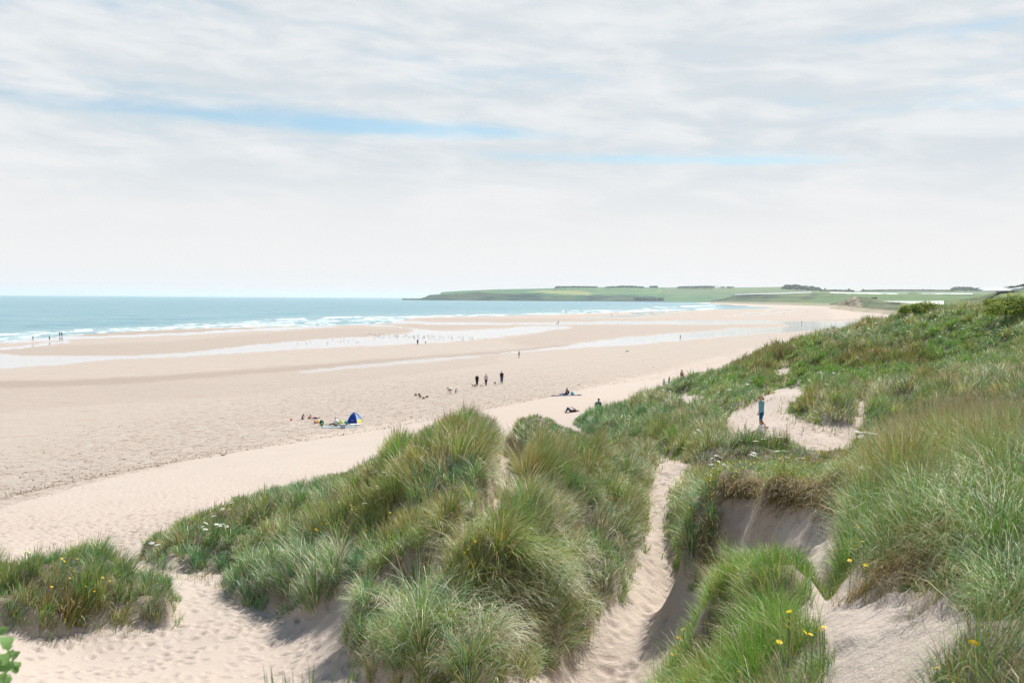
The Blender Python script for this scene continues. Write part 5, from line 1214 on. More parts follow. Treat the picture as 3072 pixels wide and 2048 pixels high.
# ------------------------------------------------------------------ things on the beach
def obj_bm(name, bm, mat, parent=None, smooth_=False):
    me = bpy.data.meshes.new(name); bm.to_mesh(me); bm.free(); me.materials.append(mat)
    if smooth_:
        for p in me.polygons: p.use_smooth = True
    o = bpy.data.objects.new(name, me); COL.objects.link(o)
    if parent: o.parent = parent
    return o
def boxm(c, s, bev=.0, rot=None):
    bm = bmesh.new(); bmesh.ops.create_cube(bm, size=1); bmesh.ops.scale(bm, vec=s, verts=bm.verts)
    if bev: bmesh.ops.bevel(bm, geom=bm.edges[:], offset=bev, segments=2, affect='EDGES')
    if rot: bmesh.ops.rotate(bm, verts=bm.verts, cent=(0, 0, 0), matrix=Euler(rot).to_matrix())
    bmesh.ops.translate(bm, vec=c, verts=bm.verts); return bm
def tube(pts_, r, seg=6):
    bm = bmesh.new(); rings = []
    P = [Vector(p) for p in pts_]
    for i, p in enumerate(P):
        d = (P[min(i + 1, len(P) - 1)] - P[max(i - 1, 0)]).normalized(); a = d.orthogonal().normalized(); b = d.cross(a)
        rr = r[i] if isinstance(r, (list, tuple)) else r
        rings.append([bm.verts.new(p + (a * math.cos(2 * math.pi * k / seg) + b * math.sin(2 * math.pi * k / seg)) * rr) for k in range(seg)])
    for i in range(len(P) - 1):
        for k in range(seg): bm.faces.new((rings[i][k], rings[i][(k + 1) % seg], rings[i + 1][(k + 1) % seg], rings[i + 1][k]))
    bm.faces.new(rings[0][::-1]); bm.faces.new(rings[-1]); return bm
# pop-up tent
tp = gh(1063, 1268); TS_ = 1.0 / 32 * 36 * (tp.y / FPX * 32) ; H = 33 / FPX * tp.y; Wt = 37 / FPX * tp.y
tent = empty('tent', tp, math.radians(-14)); tag(tent, 'blue pop-up beach tent with a pale side panel and yellow corner', 'tent')
MB1 = cloth('deep_blue_nylon', (.008, .05, .33), .45); MB2 = cloth('pale_blue_nylon', (.28, .42, .66), .45); MYL = cloth('yellow_nylon', (.75, .68, .18), .45); MPOLE = cloth('pale_blue_trim', (.35, .55, .75), .4)
cn = [(-Wt * .5, -Wt * .32), (Wt * .42, -Wt * .42), (Wt * .56, Wt * .45), (-Wt * .36, Wt * .52)]
def rib(c, t): # bowed pole from corner to apex
    a = math.sin(t * math.pi / 2); return Vector((c[0] * (1 - t ** 1.45), c[1] * (1 - t ** 1.45), H * (.45 * a + .55 * t)))
for i in range(4):
    a, b = cn[i], cn[(i + 1) % 4]; bm = bmesh.new(); g = []
    for j in range(11):
        t_ = j / 10; p, q = rib(a, t_), rib(b, t_)
        g.append([bm.verts.new(p.lerp(q, k / 6) * (1 - .10 * math.sin(math.pi * k / 6) * math.sin(math.pi * t_)) + Vector((0, 0, H * .0))) for k in range(7)])
    for j in range(10):
        for k in range(6): bm.faces.new((g[j][k], g[j][k + 1], g[j + 1][k + 1], g[j + 1][k]))
    bmesh.ops.remove_doubles(bm, verts=bm.verts, dist=1e-4)
    o = obj_bm(['front_panel', 'side_panel', 'back_panel', 'side_panel'][i], bm, MB1 if i in (0, 2) else MB2, tent, True)
    if i == 1:
        bm = bmesh.new(); g = []
        for j in range(5):
            t_ = j / 4 * .30; p, q = rib(a, t_), rib(b, t_)
            g.append([bm.verts.new((p.lerp(q, k / 6) * (1 - .10 * math.sin(math.pi * k / 6) * math.sin(math.pi * t_))) * 1.012) for k in range(7)])
        for j in range(4):
            for k in range(6): bm.faces.new((g[j][k], g[j][k + 1], g[j + 1][k + 1], g[j + 1][k]))
        obj_bm('yellow_corner', bm, MYL, tent, True)
    obj_bm('pole', tube([rib(a, k / 10) * 1.01 for k in range(11)], .022), MPOLE, tent, True)
obj_bm('vent', boxm((0, -Wt * .105, H * .80), (.13, .03, .10), .01), MPOLE, tent)
obj_bm('window_strip', boxm((0, -Wt * .36, H * .26), (.26, .02, .035), .005), MPOLE, tent)
def blanket(name, u0, v0, w_, l_, rz, mat, label, cat, amp=.03, seed=0):
    p = gh(u0, v0); bm = bmesh.new(); n1, n2 = 26, 18; g = []
    for j in range(n2 + 1):
        row = []
        for i in range(n1 + 1):
            x = (i / n1 - .5) * w_; y_ = (j / n2 - .5) * l_
            x += .05 * math.sin(j * 1.3 + seed); X = x * math.cos(rz) - y_ * math.sin(rz); Y_ = x * math.sin(rz) + y_ * math.cos(rz)
            gz = float(ground_z(p.x + X, p.y + Y_)) - p.z
            row.append(bm.verts.new((X, Y_, gz + .03 + amp * float(vnoise(np.array([x * 4. + seed]), np.array([y_ * 4.]), seed)[0]))))
        g.append(row)
    for j in range(n2):
        for i in range(n1): bm.faces.new((g[j][i], g[j][i + 1], g[j + 1][i + 1], g[j + 1][i]))
    bmesh.ops.solidify(bm, geom=bm.faces[:], thickness=.012)
    o = obj_bm(name, bm, mat, None, True); o.location = p; tag(o, label, cat); return o
blanket('blanket', 1018, 1281, 3.1, 1.3, .12, cloth('pale_aqua_weave', (.50, .68, .72)), 'large pale blue mat spread in front of the tent', 'blanket', .03, 3)
blanket('blanket', 1703, 1186, 3.3, 1.1, .05, stripes('blue_white_weave', (.62, .66, .72), (.08, .12, .25), 4, 0, .6), 'crumpled blue and white blanket under the long haired person', 'blanket', .07, 5)
blanket('towel', 1713, 1236.5, 1.0, .7, .1, cloth('red_towelling', (.66, .13, .11)), 'red towel under the lying person', 'towel', .05, 8)
blanket('towel', 1060, 1275.5, 1.1, .4, .05, cloth('cream_towelling', (.72, .70, .60)), 'cream towel lying in front of the tent', 'towel', .05, 9)
def on(u, v): return gh(u, v) + Vector((0, 0, .03))
def backpack(u, v, s, m1, m2, label, rz=.3):
    root = empty('backpack', on(u, v), rz); tag(root, label, 'backpack')
    obj_bm('bag', boxm((0, 0, s * .55), (s * .8, s * .5, s * 1.1), s * .2, (-.15, 0, 0)), m1, root, True)
    obj_bm('front_pocket', boxm((0, -s * .3, s * .38), (s * .55, s * .2, s * .5), s * .07), m2, root, True)
    for k in (-1, 1): obj_bm('strap', tube([(k * s * .2, s * .22, s * 1.0), (k * s * .25, s * .42, s * .7), (k * s * .22, s * .28, s * .15)], s * .04), m2, root, True)
backpack(965, 1278, .50, cloth('dark_green_canvas', (.02, .09, .075)), cloth('sage_canvas', (.22, .35, .24)), 'dark green backpack standing at the left end of the camp mat')
backpack(1703, 1184.5, .48, BLK, cloth('dark_grey_canvas', (.05, .05, .055)), 'black backpack on the blanket behind the long haired person', -.5)
def sack(u, v, sx, sz, mat, label, cat='bag', name='bag', knot=True):
    p = on(u, v); root = empty(name, p); tag(root, label, cat)
    bm = bmesh.new(); bmesh.ops.create_icosphere(bm, subdivisions=3, radius=1)
    for q in bm.verts:
        f = 1 + .16 * math.sin(q.co.x * 5 + u) * math.cos(q.co.y * 4 + q.co.z * 3); q.co = Vector((q.co.x * sx * f, q.co.y * sx * .8 * f, (q.co.z * f + .85) * sz * .5))
    obj_bm('pouch', bm, mat, root, True)
    if knot: obj_bm('handle', tube([(-sx * .3, 0, sz * .85), (-sx * .2, 0, sz * 1.12), (sx * .2, 0, sz * 1.12), (sx * .3, 0, sz * .85)], sx * .06), mat, root, True)
sack(1024, 1277, .30, .50, cloth('lime_fabric', (.68, .74, .26)), 'lime yellow bag beside the person in white at the camp')
sack(1717, 1185, .22, .42, cloth('turquoise_fabric', (.18, .60, .60)), 'turquoise bag on the blanket right of the black backpack')
def ball(u, v, r, mat, mat2, label):
    p = on(u, v); root = empty('ball', p); tag(root, label, 'ball')
    ellip('shell', (0, 0, r), (r, r, r), mat, root, 18); bm = tube([(math.cos(a) * r * .999, 0, r + math.sin(a) * r * .999) for a in np.linspace(0, 2 * math.pi, 22)], r * .06); obj_bm('seam', bm, mat2, root, True)
ball(1037.5, 1276, .20, TEALM, BLK, 'dark teal ball just left of the tent')
def bucket(u, v, r, mat, label):
    p = on(u, v) - Vector((0, 0, .03)); root = empty('bucket', p); tag(root, label, 'bucket')
    bm = bmesh.new(); bmesh.ops.create_cone(bm, segments=16, radius1=r * .75, radius2=r, depth=r * 1.8, cap_ends=True, cap_tris=False)
    top_ = [f for f in bm.faces if f.normal.z > .9]; bmesh.ops.inset_region(bm, faces=top_, thickness=r * .1); bmesh.ops.translate(bm, verts=top_[0].verts, vec=(0, 0, -r * 1.5))
    bmesh.ops.translate(bm, verts=bm.verts, vec=(0, 0, r * .9)); obj_bm('pail', bm, mat, root, True)
    obj_bm('handle', tube([(math.cos(a) * r, 0, r * 1.8 + math.sin(a) * r * .7) for a in np.linspace(0, math.pi, 9)], r * .06), WHT, root, True)
PNK = cloth('pink_plastic', (.75, .16, .20), .4); YEL = cloth('yellow_plastic', (.78, .60, .08), .4); GRN = cloth('green_plastic', (.10, .40, .22), .4)
bucket(874, 1261, .11, PNK, 'small pink bucket alone, leftmost toy on the sand')
bucket(927, 1255.5, .12, PNK, 'red pink bucket in front of the lying child')
bucket(946, 1270, .15, PNK, 'larger pink bucket left of the green backpack')
bucket(954, 1268, .15, YEL, 'yellow bucket beside the larger pink bucket')
def spade(u, v, mat, label, rz=1.):
    root = empty('spade', on(u, v), rz); tag(root, label, 'toy spade', 'toy spades by the buckets')
    obj_bm('shaft', tube([(-.25, 0, .02), (.12, 0, .05)], .018), mat, root, True); obj_bm('blade', boxm((.21, 0, .06), (.2, .14, .02), .01), mat, root); obj_bm('grip', boxm((-.27, 0, .02), (.04, .13, .03), .01), mat, root)
spade(937, 1272, GRN, 'green toy spade lying left of the pink and yellow buckets', .2); spade(983, 1275, NAVY, 'dark toy spade lying by the green backpack', .8)
cb = empty('cool_box', on(1029, 1285), .15); tag(cb, 'striped cool box at the front edge of the camp mat', 'cool box')
obj_bm('case', boxm((0, 0, .17), (.46, .26, .34), .03), stripes('white_purple_stripes', (.72, .72, .78), (.18, .16, .38), 11, 0, .5), cb); obj_bm('lid', boxm((0, 0, .36), (.48, .28, .06), .02), WHT, cb); obj_bm('handle', tube([(-.22, 0, .36), (-.2, 0, .46), (.2, 0, .46), (.22, 0, .36)], .012), GREY, cb)
bb = empty('bodyboard', on(1068, 1274), .2); tag(bb, 'white and grey bodyboard lying flat before the tent', 'bodyboard')
bm = bmesh.new(); vs_ = [bm.verts.new((x, y_, 0)) for x, y_ in [(-.55,-.22),(.2,-.25),(.42,-.2),(.54,-.08),(.56,0),(.54,.08),(.42,.2),(.2,.25),(-.55,.22)]]; bm.faces.new(vs_); r_ex = bmesh.ops.extrude_face_region(bm, geom=bm.faces[:]); bmesh.ops.translate(bm, verts=[e for e in r_ex['geom'] if isinstance(e, bmesh.types.BMVert)], vec=(0, 0, .06))
obj_bm('deck', bm, WHT, bb); obj_bm('leash', tube([(-.5, .05, .07), (-.6, .15, .03), (-.75, .1, .02), (-.85, .25, .02)], .012), BLK, bb)
# shoes and small stuff on the blanket
for u, v, lab, m in [(1655,1189,'dark shoe kicked off at the left end of the blanket, nearer the edge',BLK),(1660,1188,'dark shoe kicked off at the left end of the blanket, nearer the legs',BLK),(1738,1186,'dark shoe at the far right of the blanket',BLK),(2271,1286,'dark sandal on the sand behind the walking woman',BLK)]:
    p = on(u, v) if u != 2271 else Vector(ground_hit(2296, 1286, near=37)) + Vector((0, 0, .02)); root = skin_mesh('shoe', [Vector((-.13, 0, .05)), Vector((0, 0, .05)), Vector((.14, 0, .04))], [(0, 1), (1, 2)], [.035, .035, .03], m); root.location = p; tag(root, lab, 'shoe')
# folding chair
ch = empty('camp_chair', cp, 2.6); tag(ch, 'dark folding camp chair at the foot of the dune grass', 'chair'); k_ = 1.72
obj_bm('seat', boxm((0, 0, .36), (.5, .46, .03), .01), NAVY, ch); obj_bm('backrest', boxm((0, .25, .66), (.56, .03, .42), .01, (-.12, 0, 0)), cloth('slate_canvas', (.04, .10, .14)), ch)
for sx in (-1, 1):
    for sy in (-1, 1): obj_bm('leg', tube([(sx * .27, sy * .24, 0), (sx * .22, -sy * .2, .38)], .014), GREY, ch)
    obj_bm('armrest', tube([(sx * .28, -.24, .56), (sx * .28, .26, .60)], .02), GREY, ch)
# dark drag chair frame left of it is its footrest
obj_bm('footrest', tube([(-.2, -.25, .34), (-.2, -.75, .3), (.2, -.75, .3), (.2, -.25, .34)], .014), GREY, ch)
# paddler in the surf
pp = Vector(at(1697, 935, z=.05)); ky = empty('kayak', pp, .4); tag(ky, 'tiny dark kayak riding the surf below the headland', 'kayak')
obj_bm('hull', tube([(-1.7, 0, .3), (-1., 0, .15), (0, 0, .12), (1., 0, .15), (1.7, 0, .4)], [.04, .25, .34, .25, .04], 10), ORNG, ky, True); obj_bm('cockpit', tube([(-.35, 0, .42), (.35, 0, .42)], .16, 8), BLK, ky, True)
person(pp + Vector((0, 0, .2)), 1.97, 1.7, SIT, 'tiny paddler sitting in the kayak in the surf', BLK, BLK, 'dark', 2, 2, MSKIN)

# stakes standing in the wet channel
MSTK = simple_mat('weathered_wood', (.11, .095, .085), .9, .3, 10)
bm = tube([(0, 0, -.3), (.01, .005, .3), (-.01, .01, .7), (.012, 0, 1.0)], [.06, .055, .05, .03], 7)
cap_ = boxm((.03, 0, .8), (.16, .05, .06), .01)
stk = obj_bm('stake', bm, MSTK, None, True); used_ = False
sx_ = [115,185,215,265,280,300,335,365,375,400,405,425,440,443,495,530,600,605,650,685,700,722,730,745,765,830,860,885,895,930,960,1003,1015,1033,1080,1098,1180,1187,1200,1243,1262,1303,1330,1355,1440,1475,1512,1597,1645,1663,1763,1795,1828,1848,1938,1975,2000,2105,2225]
SP = []
for k, x_ in enumerate(sx_):
    u = 1060 + x_ / 5.6; SP.append((u, 1003.5 + (u - 1080) * .026 + random.uniform(-1, 5), random.uniform(.45, 1.15)))
SP += [(u, 1007 + (u - 1080) * .026 + random.uniform(3, 8), random.uniform(.4, .8)) for u in (1123,1142,1150,1168,1192,1244,1256,1268,1290,1305,1316,1357,1387,1390,1418)]
SP += [(997,1020,.7),(1022,1024,.6),(1032,1020,.9),(1045,1024,.7),(1060,1020,.5),(1069,1027,.6),(1075,1026,.5),(893,1031,.6),(920,1031,.7),(931,1027,.6),(982,1030,.8)]
for k, (u, v, h_) in enumerate(SP):
    o = stk if k == 0 else stk.copy()
    if k: COL.objects.link(o)
    o.location = gh(u, v); o.scale = (1, 1, h_ * .72); o.rotation_euler = (random.gauss(0, .14), random.gauss(0, .14), random.random() * 6)
    tag(o, 'dark weathered stake standing in the wet channel', 'stake', 'dark stakes standing in the wet channel')
# sand castles and dug heaps
MHEAP = simple_mat('damp_sand_heap', (.30, .22, .16), .95, .2, 14)
for u, v, lab in [(1247,1186,'damp sand castle, leftmost of the five little heaps'),(1258,1185,'damp sand castle, top one of the five little heaps'),(1261,1191,'damp sand castle in the middle of the five little heaps'),(1271,1196,'damp sand castle, lowest of the five little heaps'),(1281,1192,'damp sand castle, rightmost of the five little heaps')]:
    bm = bmesh.new(); bmesh.ops.create_cone(bm, segments=14, radius1=.2, radius2=.13, depth=.26, cap_ends=True); bmesh.ops.subdivide_edges(bm, edges=bm.edges[:], cuts=1)
    for q in bm.verts: q.co += Vector([random.uniform(-.012, .012) for _ in range(3)])
    o = obj_bm('sand_castle', bm, MHEAP); o.location = gh(u, v) + Vector((0, 0, .1)); tag(o, lab, 'sand castle', 'little sand castles in a cluster')
MLIT = simple_mat('strand_bits', (.24, .16, .10), .95, .5, 9)
MWEED = simple_mat('dry_seaweed', (.085, .06, .04), .95, .4, 30)
def weed(u, v, w_, seed, label, name='seaweed', cat='seaweed'):
    r = np.random.default_rng(seed); p = gh(u, v); n = 120; W_ = w_ / FPX * p.y / 2
    c = r.normal(0, .45, (n, 3)) * [W_, W_ * .9, 0]; c[:, 2] = r.random(n) * W_ * .18
    a = r.normal(0, 1, (n, 3)); a /= np.linalg.norm(a, axis=1)[:, None]; b = np.cross(a, r.normal(0, 1, (n, 3))); b /= np.linalg.norm(b, axis=1)[:, None]; s = W_ * .13
    vv = np.stack([c - a * s * 1.6, c - b * s * .5, c + a * s * 1.6, c + b * s * .5], 1).reshape(-1, 3)
    o = mesh_np(name, vv, quads(n), MWEED, smooth_=False); o.location = p; tag(o, label, cat, 'clumps of stranded seaweed')
for k, (u, v, w_, lab) in enumerate([(668,1366,16,'longest dark seaweed clump on the open shelly sand, left of the tent camp'),(631,1371,6,'small dark seaweed speck left of the longest clump'),(893,1319,9,'dark seaweed clump below the pink bucket'),(1234,1251,10,'seaweed clump just left above the dune peak'),(1392,1224,7,'seaweed clump on the weed line above the dune peak'),
    (1468,1207,7,'seaweed clump on the weed line left of the lying person'),(1736,1154,10,'long seaweed streak above the blanket group'),(1961,1102,6,'lone dark seaweed clump above the hidden children'),(530,1401,4,'tiny seaweed speck on the weed line, left part'),(1882,1054,14,'dark debris patch on the firm sand at right, the widest'),
    (2352,939,7,'low dark rock-like heap on the far sand, left of two'),(2421,936,5,'low dark heap on the far sand, right of two'),(1569,1027.5,3,'dark lump at the end of a drag mark on the firm sand')]): weed(u, v, w_, 50 + k, lab)
# fine weed and shell bits along the strand line: nobody could count them
r = np.random.default_rng(5); n = 9000
uu = r.uniform(-100, 2300, n); base_ = np.interp(uu, [-400,0,200,400,600,770,1000,1220,1400,1500,1700,1800,1968,2100,2200,2400], [1640,1528,1470,1422,1378,1345,1298,1262,1237,1218,1180,1152,1122,1088,1065,1010])
off_ = np.where(r.random(n) < .6, r.exponential(9, n), r.uniform(0, 130, n)); dd = ray(1536, 1024)
zz_ = 3.8; du = (uu - 1536) / FPX
Yb = (CAMZ - zz_) * FPX / (base_ - off_ * np.interp(uu, [0, 2200], [1.6, .8]) - hor(uu)); Xb = du * Yb; Zb = ground_z(Xb, Yb)
ok = (Yb > 35) & (Yb < 230) & (Zb > 1.8) & (Zb < 4.6); Xb, Yb, Zb = Xb[ok], Yb[ok], Zb[ok]; n = len(Xb)
s = np.clip(r.lognormal(-3.7, .55, n), .012, .08)[:, None]; a = r.random(n) * 6.28; A3 = np.stack([np.cos(a), np.sin(a), r.normal(0, .2, n)], 1) * s; B3 = np.stack([-np.sin(a) * .4, np.cos(a) * .4, r.normal(0, .5, n)], 1) * s
P = np.stack([Xb, Yb, Zb + .012], 1); UPv = np.array([0, 0, 1.]) * s * .6
vv = np.stack([P - A3, P - B3, P + A3, P + B3, P + UPv], 1).reshape(-1, 3); k = np.arange(n)[:, None] * 5
f3 = np.concatenate([k + [0, 1, 4], k + [1, 2, 4], k + [2, 3, 4], k + [3, 0, 4]])
o = mesh_np('strand_litter', vv, None, MLIT, faces3=f3, smooth_=False); tag(o, 'fine dry weed and shell bits strewn along the high-water line', 'strand litter', None, 'stuff')
# ------------------------------------------------------------------ rose bushes on the far dune
MROSE = leaf_mat('rose_leaves', (.14, .26, .04), (.58, .58, .10), .45)
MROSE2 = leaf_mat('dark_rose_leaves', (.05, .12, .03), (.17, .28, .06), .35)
def leaf_dome(c, rx, ry, rz, n, s, r, top=False):
    d = r.normal(0, 1, (n, 3)); d[:, 2] = np.abs(d[:, 2]) * .9 - .12; d /= np.linalg.norm(d, axis=1)[:, None]
    lump = .58 + .80 * fbm(np.arctan2(d[:, 1], d[:, 0]) * 3.4 + 10, d[:, 2] * 5 + 3, int(rx * 31), 3)
    rad = lump * (1 - .30 * r.random(n) ** 2)
    p = d * rad[:, None] * [rx, ry, rz] + c
    nrm = d + r.normal(0, .5, (n, 3)); nrm /= np.linalg.norm(nrm, axis=1)[:, None]
    a = np.cross(nrm, r.normal(0, 1, (n, 3))); a /= np.linalg.norm(a, axis=1)[:, None]; b = np.cross(nrm, a)
    s = s * r.uniform(.6, 1.3, (n, 1))
    return np.stack([p - a * s, p - b * s * .55 + nrm * s * .15, p + a * s, p + b * s * .55 + nrm * s * .15], 1).reshape(-1, 3)
def rosebush(u0, u1, vt, vb, d, label, seed, lumps=4):
    r = np.random.default_rng(seed); uc = (u0 + u1) / 2; w_ = (u1 - u0) / FPX * d; x = (uc - 1536) / FPX * d; g = float(ground_z(x, d)) 
    top = CAMZ - (vt - hor(uc)) / FPX * d; base = CAMZ - (vb - hor(uc)) / FPX * d; g = min(g, base + .2); H_ = top - g
    root = empty('rose_bush', (x, d, g)); tag(root, label, 'bush', 'rose bushes on the skyline of the dune')
    V1 = []; V2 = []
    for k in range(lumps):
        f = (k + .5) / lumps - .5; hh = H_ * (1 - .55 * abs(f) ** 1.3 * 2) * r.uniform(.85, 1.05)
        c = np.array([f * w_ * .78, r.uniform(-.3, .3), hh * .30])
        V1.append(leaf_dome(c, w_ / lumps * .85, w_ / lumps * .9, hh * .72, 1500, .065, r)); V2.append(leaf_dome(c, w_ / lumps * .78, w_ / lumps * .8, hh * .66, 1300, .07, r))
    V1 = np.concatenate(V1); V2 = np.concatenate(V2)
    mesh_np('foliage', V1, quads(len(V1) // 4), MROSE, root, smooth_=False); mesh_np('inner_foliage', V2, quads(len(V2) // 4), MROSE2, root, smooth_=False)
    for k in range(3):
        x_ = (k - 1) * w_ * .22
        obj_bm('stem', tube([(x_, 0, -.2), (x_ + r.uniform(-.2, .2), 0, H_ * .35), (x_ + r.uniform(-.5, .5), r.uniform(-.4, .4), H_ * .7)], [.04, .03, .015]), MTRUNK, root)
rosebush(2695, 2862, 900, 948, 88, 'rounded yellow-green rose bush standing alone on the dune skyline', 1, 5)
rosebush(2955, 3170, 876, 950, 76, 'largest yellow-green rose bush at the right edge of the dune skyline', 2, 4)
rosebush(2952, 3015, 884, 915, 84, 'small rose bush showing behind the left end of the largest bush', 3, 2)

# ------------------------------------------------------------------ white umbels
MUMB = cloth('white_florets', (.80, .80, .70)); MSTEM = cloth('green_stem', (.16, .26, .08)); MUMB2 = cloth('cream_florets', (.68, .68, .42))
def umbel_mesh(R_, n, seed, mat):
    r = np.random.default_rng(seed); nb = 11; bc = [(0, 0)] + [(math.cos(a) * .62, math.sin(a) * .62) for a in np.linspace(0, 6.28, nb)[:-1]]
    k = r.integers(0, nb, n); q = np.array(bc)[k] + r.normal(0, .13, (n, 2)); z = .16 * (1 - (q ** 2).sum(1)) + r.normal(0, .02, n)
    P = np.stack([q[:, 0], q[:, 1], z], 1) * R_; s = R_ * .11
    a = r.random(n) * 6.28; A_ = np.stack([np.cos(a), np.sin(a), r.normal(0, .3, n)], 1) * s; B_ = np.stack([-np.sin(a), np.cos(a), r.normal(0, .3, n)], 1) * s
    vv = np.stack([P - A_ - B_, P + A_ - B_, P + A_ + B_, P - A_ + B_], 1).reshape(-1, 3)
    me = bpy.data.meshes.new('flower_head'); me.from_pydata(vv.tolist(), [], quads(n).tolist()); me.materials.append(mat); return me
UM = [umbel_mesh(1., 110, k, MUMB if k < 3 else MUMB2) for k in range(4)]
def stem_mesh(h):
    bm = tube([(0, 0, 0), (.01, .01, h * .5), (0, 0, h * .98)], [.008, .006, .004], 5)
    for k in range(9):
        a = k * .7; t2 = tube([(0, 0, h * .9), (math.cos(a) * .07, math.sin(a) * .07, h * .985)], .0025, 3); me_ = bpy.data.meshes.new('t'); t2.to_mesh(me_); t2.free(); bm.from_mesh(me_); bpy.data.meshes.remove(me_)
    for k in range(5):  # leaflets on the stem
        a = k * 2.1; z = h * (.15 + .13 * k); bm.faces.new([bm.verts.new(v) for v in [(0, 0, z), (math.cos(a) * .10 - .03, math.sin(a) * .10, z + .03), (math.cos(a) * .18, math.sin(a) * .18, z + .01), (math.cos(a) * .10 + .03, math.sin(a) * .10, z + .05)]])
    me = bpy.data.meshes.new('stem'); bm.to_mesh(me); bm.free(); me.materials.append(MSTEM); return me
SM = {h: stem_mesh(h) for h in (.55, .75, .95)}
def umbel_plant(u, v, d0, d1, R_, label, group, heads=1, kind=0):
    h = random.choice([.55, .75, .95]); h_ = h
    p = place_head(u, v, h, d0, d1); root = empty('umbel_plant', p, random.random() * 6); tag(root, label, 'wildflower', group)
    s = bpy.data.objects.new('stem', SM[h]); COL.objects.link(s); s.parent = root
    for k in range(heads):
        o = bpy.data.objects.new('flower_head', UM[3] if kind else random.choice(UM[:3])); COL.objects.link(o); o.parent = root
        a = k * 2.4; rr = 0 if k == 0 else R_ * (1.3 + .25 * k)
        o.location = (math.cos(a) * rr, math.sin(a) * rr, h * .985 - abs(random.gauss(0, .03)) * (k > 0) - .03 * k); o.scale = (R_ * (1 if k == 0 else .75),) * 3; o.rotation_euler = (random.gauss(0, .2), random.gauss(0, .2), 0)
for lst, dr, R_, lab, grp in [
  ([(2150,1366,9)], (14, 26), .062, 'largest many-headed white umbel plant, above the eroded bank', None),
  ([(2075,1292,1),(2096,1289,2),(2100,1301,1),(2116,1307,1),(2131,1320,1),(2086,1317,1),(2062,1302,1)], (40, 64), .11, 'white umbel in the loose cluster left of the seated child', 'umbels left of the hollow'),
  ([(2332,1311,1),(2342,1310,1),(2360,1311,1),(2267,1323,1),(2219,1322,1),(2290,1316,1)], (25, 44), .10, 'white umbel on the grass edge just below the woman in stripes', 'umbels below the hollow'),
  ([(2332,1352,1),(2354,1353,1),(2262,1358,2),(2257,1363,1),(2360,1371,1),(2400,1373,1),(2573,1297,2),(2598,1291,2),(2620,1300,2),(2593,1361,1),(2622,1366,3),(2641,1374,2),(2700,1330,1),(2590,1445,2),(2480,1390,1)], (14, 34), .085, 'white umbel in the silvery grass above the eroded bank', 'umbels above the bank'),
  ([(2249,1134,2),(2262,1128,2),(2252,1143,1),(2190,1146,1),(2177,1158,1),(2190,1168,1),(2243,1152,1)], (55, 90), .14, 'white umbel beside the dark brown tufts up the slope', 'umbels by the dark tufts'),
  ([(1916,1170,2),(1926,1176,2),(1934,1171,2),(1940,1178,1),(1990,1169,2),(1999,1175,1),(2010,1173,1),(2035,1152,1),(2052,1140,1),(2075,1132,1),(2105,1122,2),(2130,1112,2),(2150,1106,2),(2145,1118,1),(2125,1124,1),(2160,1098,1),(2090,1163,1),(2047,1188,1)], (75, 96), .13, 'white umbel along the beach-side edge of the dune', 'umbels along the dune edge'),
  ([(2457,1116,2),(2466,1119,1),(2500,1118,1),(2530,1108,1),(2570,1127,1),(2512,1153,2),(2480,1152,1),(2523,1138,1),(2640,1098,1),(2750,1078,1),(2800,1090,2),(2920,1150,1),(3045,1028,2),(3015,1016,1)], (40, 80), .11, 'white umbel in the green part of the far slope', 'umbels on the green slope'),
  ([(1886,1246,1),(1900,1244,1),(1886,1257,1),(1826,1314,2),(1843,1315,1),(1828,1328,1),(1924,1262,1),(1935,1270,1),(1842,1322,1),(1780,1322,1)], (40, 75), .10, 'white umbel in the low grass right of the dune peak', 'umbels right of the peak'),
  ([(1220,1357,1),(1243,1359,1),(1490,1315,1),(1127,1414,1),(1154,1418,1),(1130,1458,2)], (24, 42), .085, 'white umbel on the ridge near the dune peak', 'umbels near the peak'),
  ([(1096,1509,1),(695,1508,1),(668,1523,1),(640,1548,1),(617,1566,2),(650,1571,3),(668,1572,3),(616,1583,1),(455,1629,1),(471,1633,1)], (24, 42), .10, 'white umbel on the low seaward end of the ridge', 'umbels on the low ridge end'),
  ]:
    for u, v, n_ in lst: umbel_plant(u, v, dr[0], dr[1], R_, lab, grp, n_)
for k in range(90):
    u = random.uniform(2530, 3060); v = 988 + random.gauss(0, 11) - (u - 2750) * .01
    if u < 2640: v = 1003 + random.gauss(0, 9) - (u - 2530) * .22
    umbel_plant(u, v, 62, 96, random.uniform(.07, .13), 'white umbel in the flowery meadow band below the rose bushes', 'umbels in the meadow band', 1)
umbel_plant(84, 1652, 22, 34, .12, 'brown seeding umbel rising above the top of the left clump', None, 1, 1)

# ------------------------------------------------------------------ yellow flowers
MYF = cloth('yellow_petals', (.85, .62, .02), .6)
r = np.random.default_rng(9); vv, ff = [(0, 0, 0)], []
for ring, (rad, z, n_) in enumerate([(1., .12, 15), (.66, .28, 11)]):
    for k in range(n_):
        a = 2 * math.pi * (k + ring * .5) / n_; w_ = 2.6 / n_; b = len(vv)
        vv += [(math.cos(a - w_) * rad * .35, math.sin(a - w_) * rad * .35, z * .4), (math.cos(a - w_ * .7) * rad, math.sin(a - w_ * .7) * rad, z), (math.cos(a + w_ * .7) * rad, math.sin(a + w_ * .7) * rad, z), (math.cos(a + w_) * rad * .35, math.sin(a + w_) * rad * .35, z * .4)]
        ff += [(b, b + 1, b + 2, b + 3), (0, b, b + 3)]
MEF = bpy.data.meshes.new('flower_head'); MEF.from_pydata(vv, [], ff); MEF.materials.append(MYF)
bm = tube([(0, 0, 0), (.01, 0, .5), (0, 0, 1.)], .0035, 4); MES = bpy.data.meshes.new('stem'); bm.to_mesh(MES); bm.free(); MES.materials.append(MSTEM)
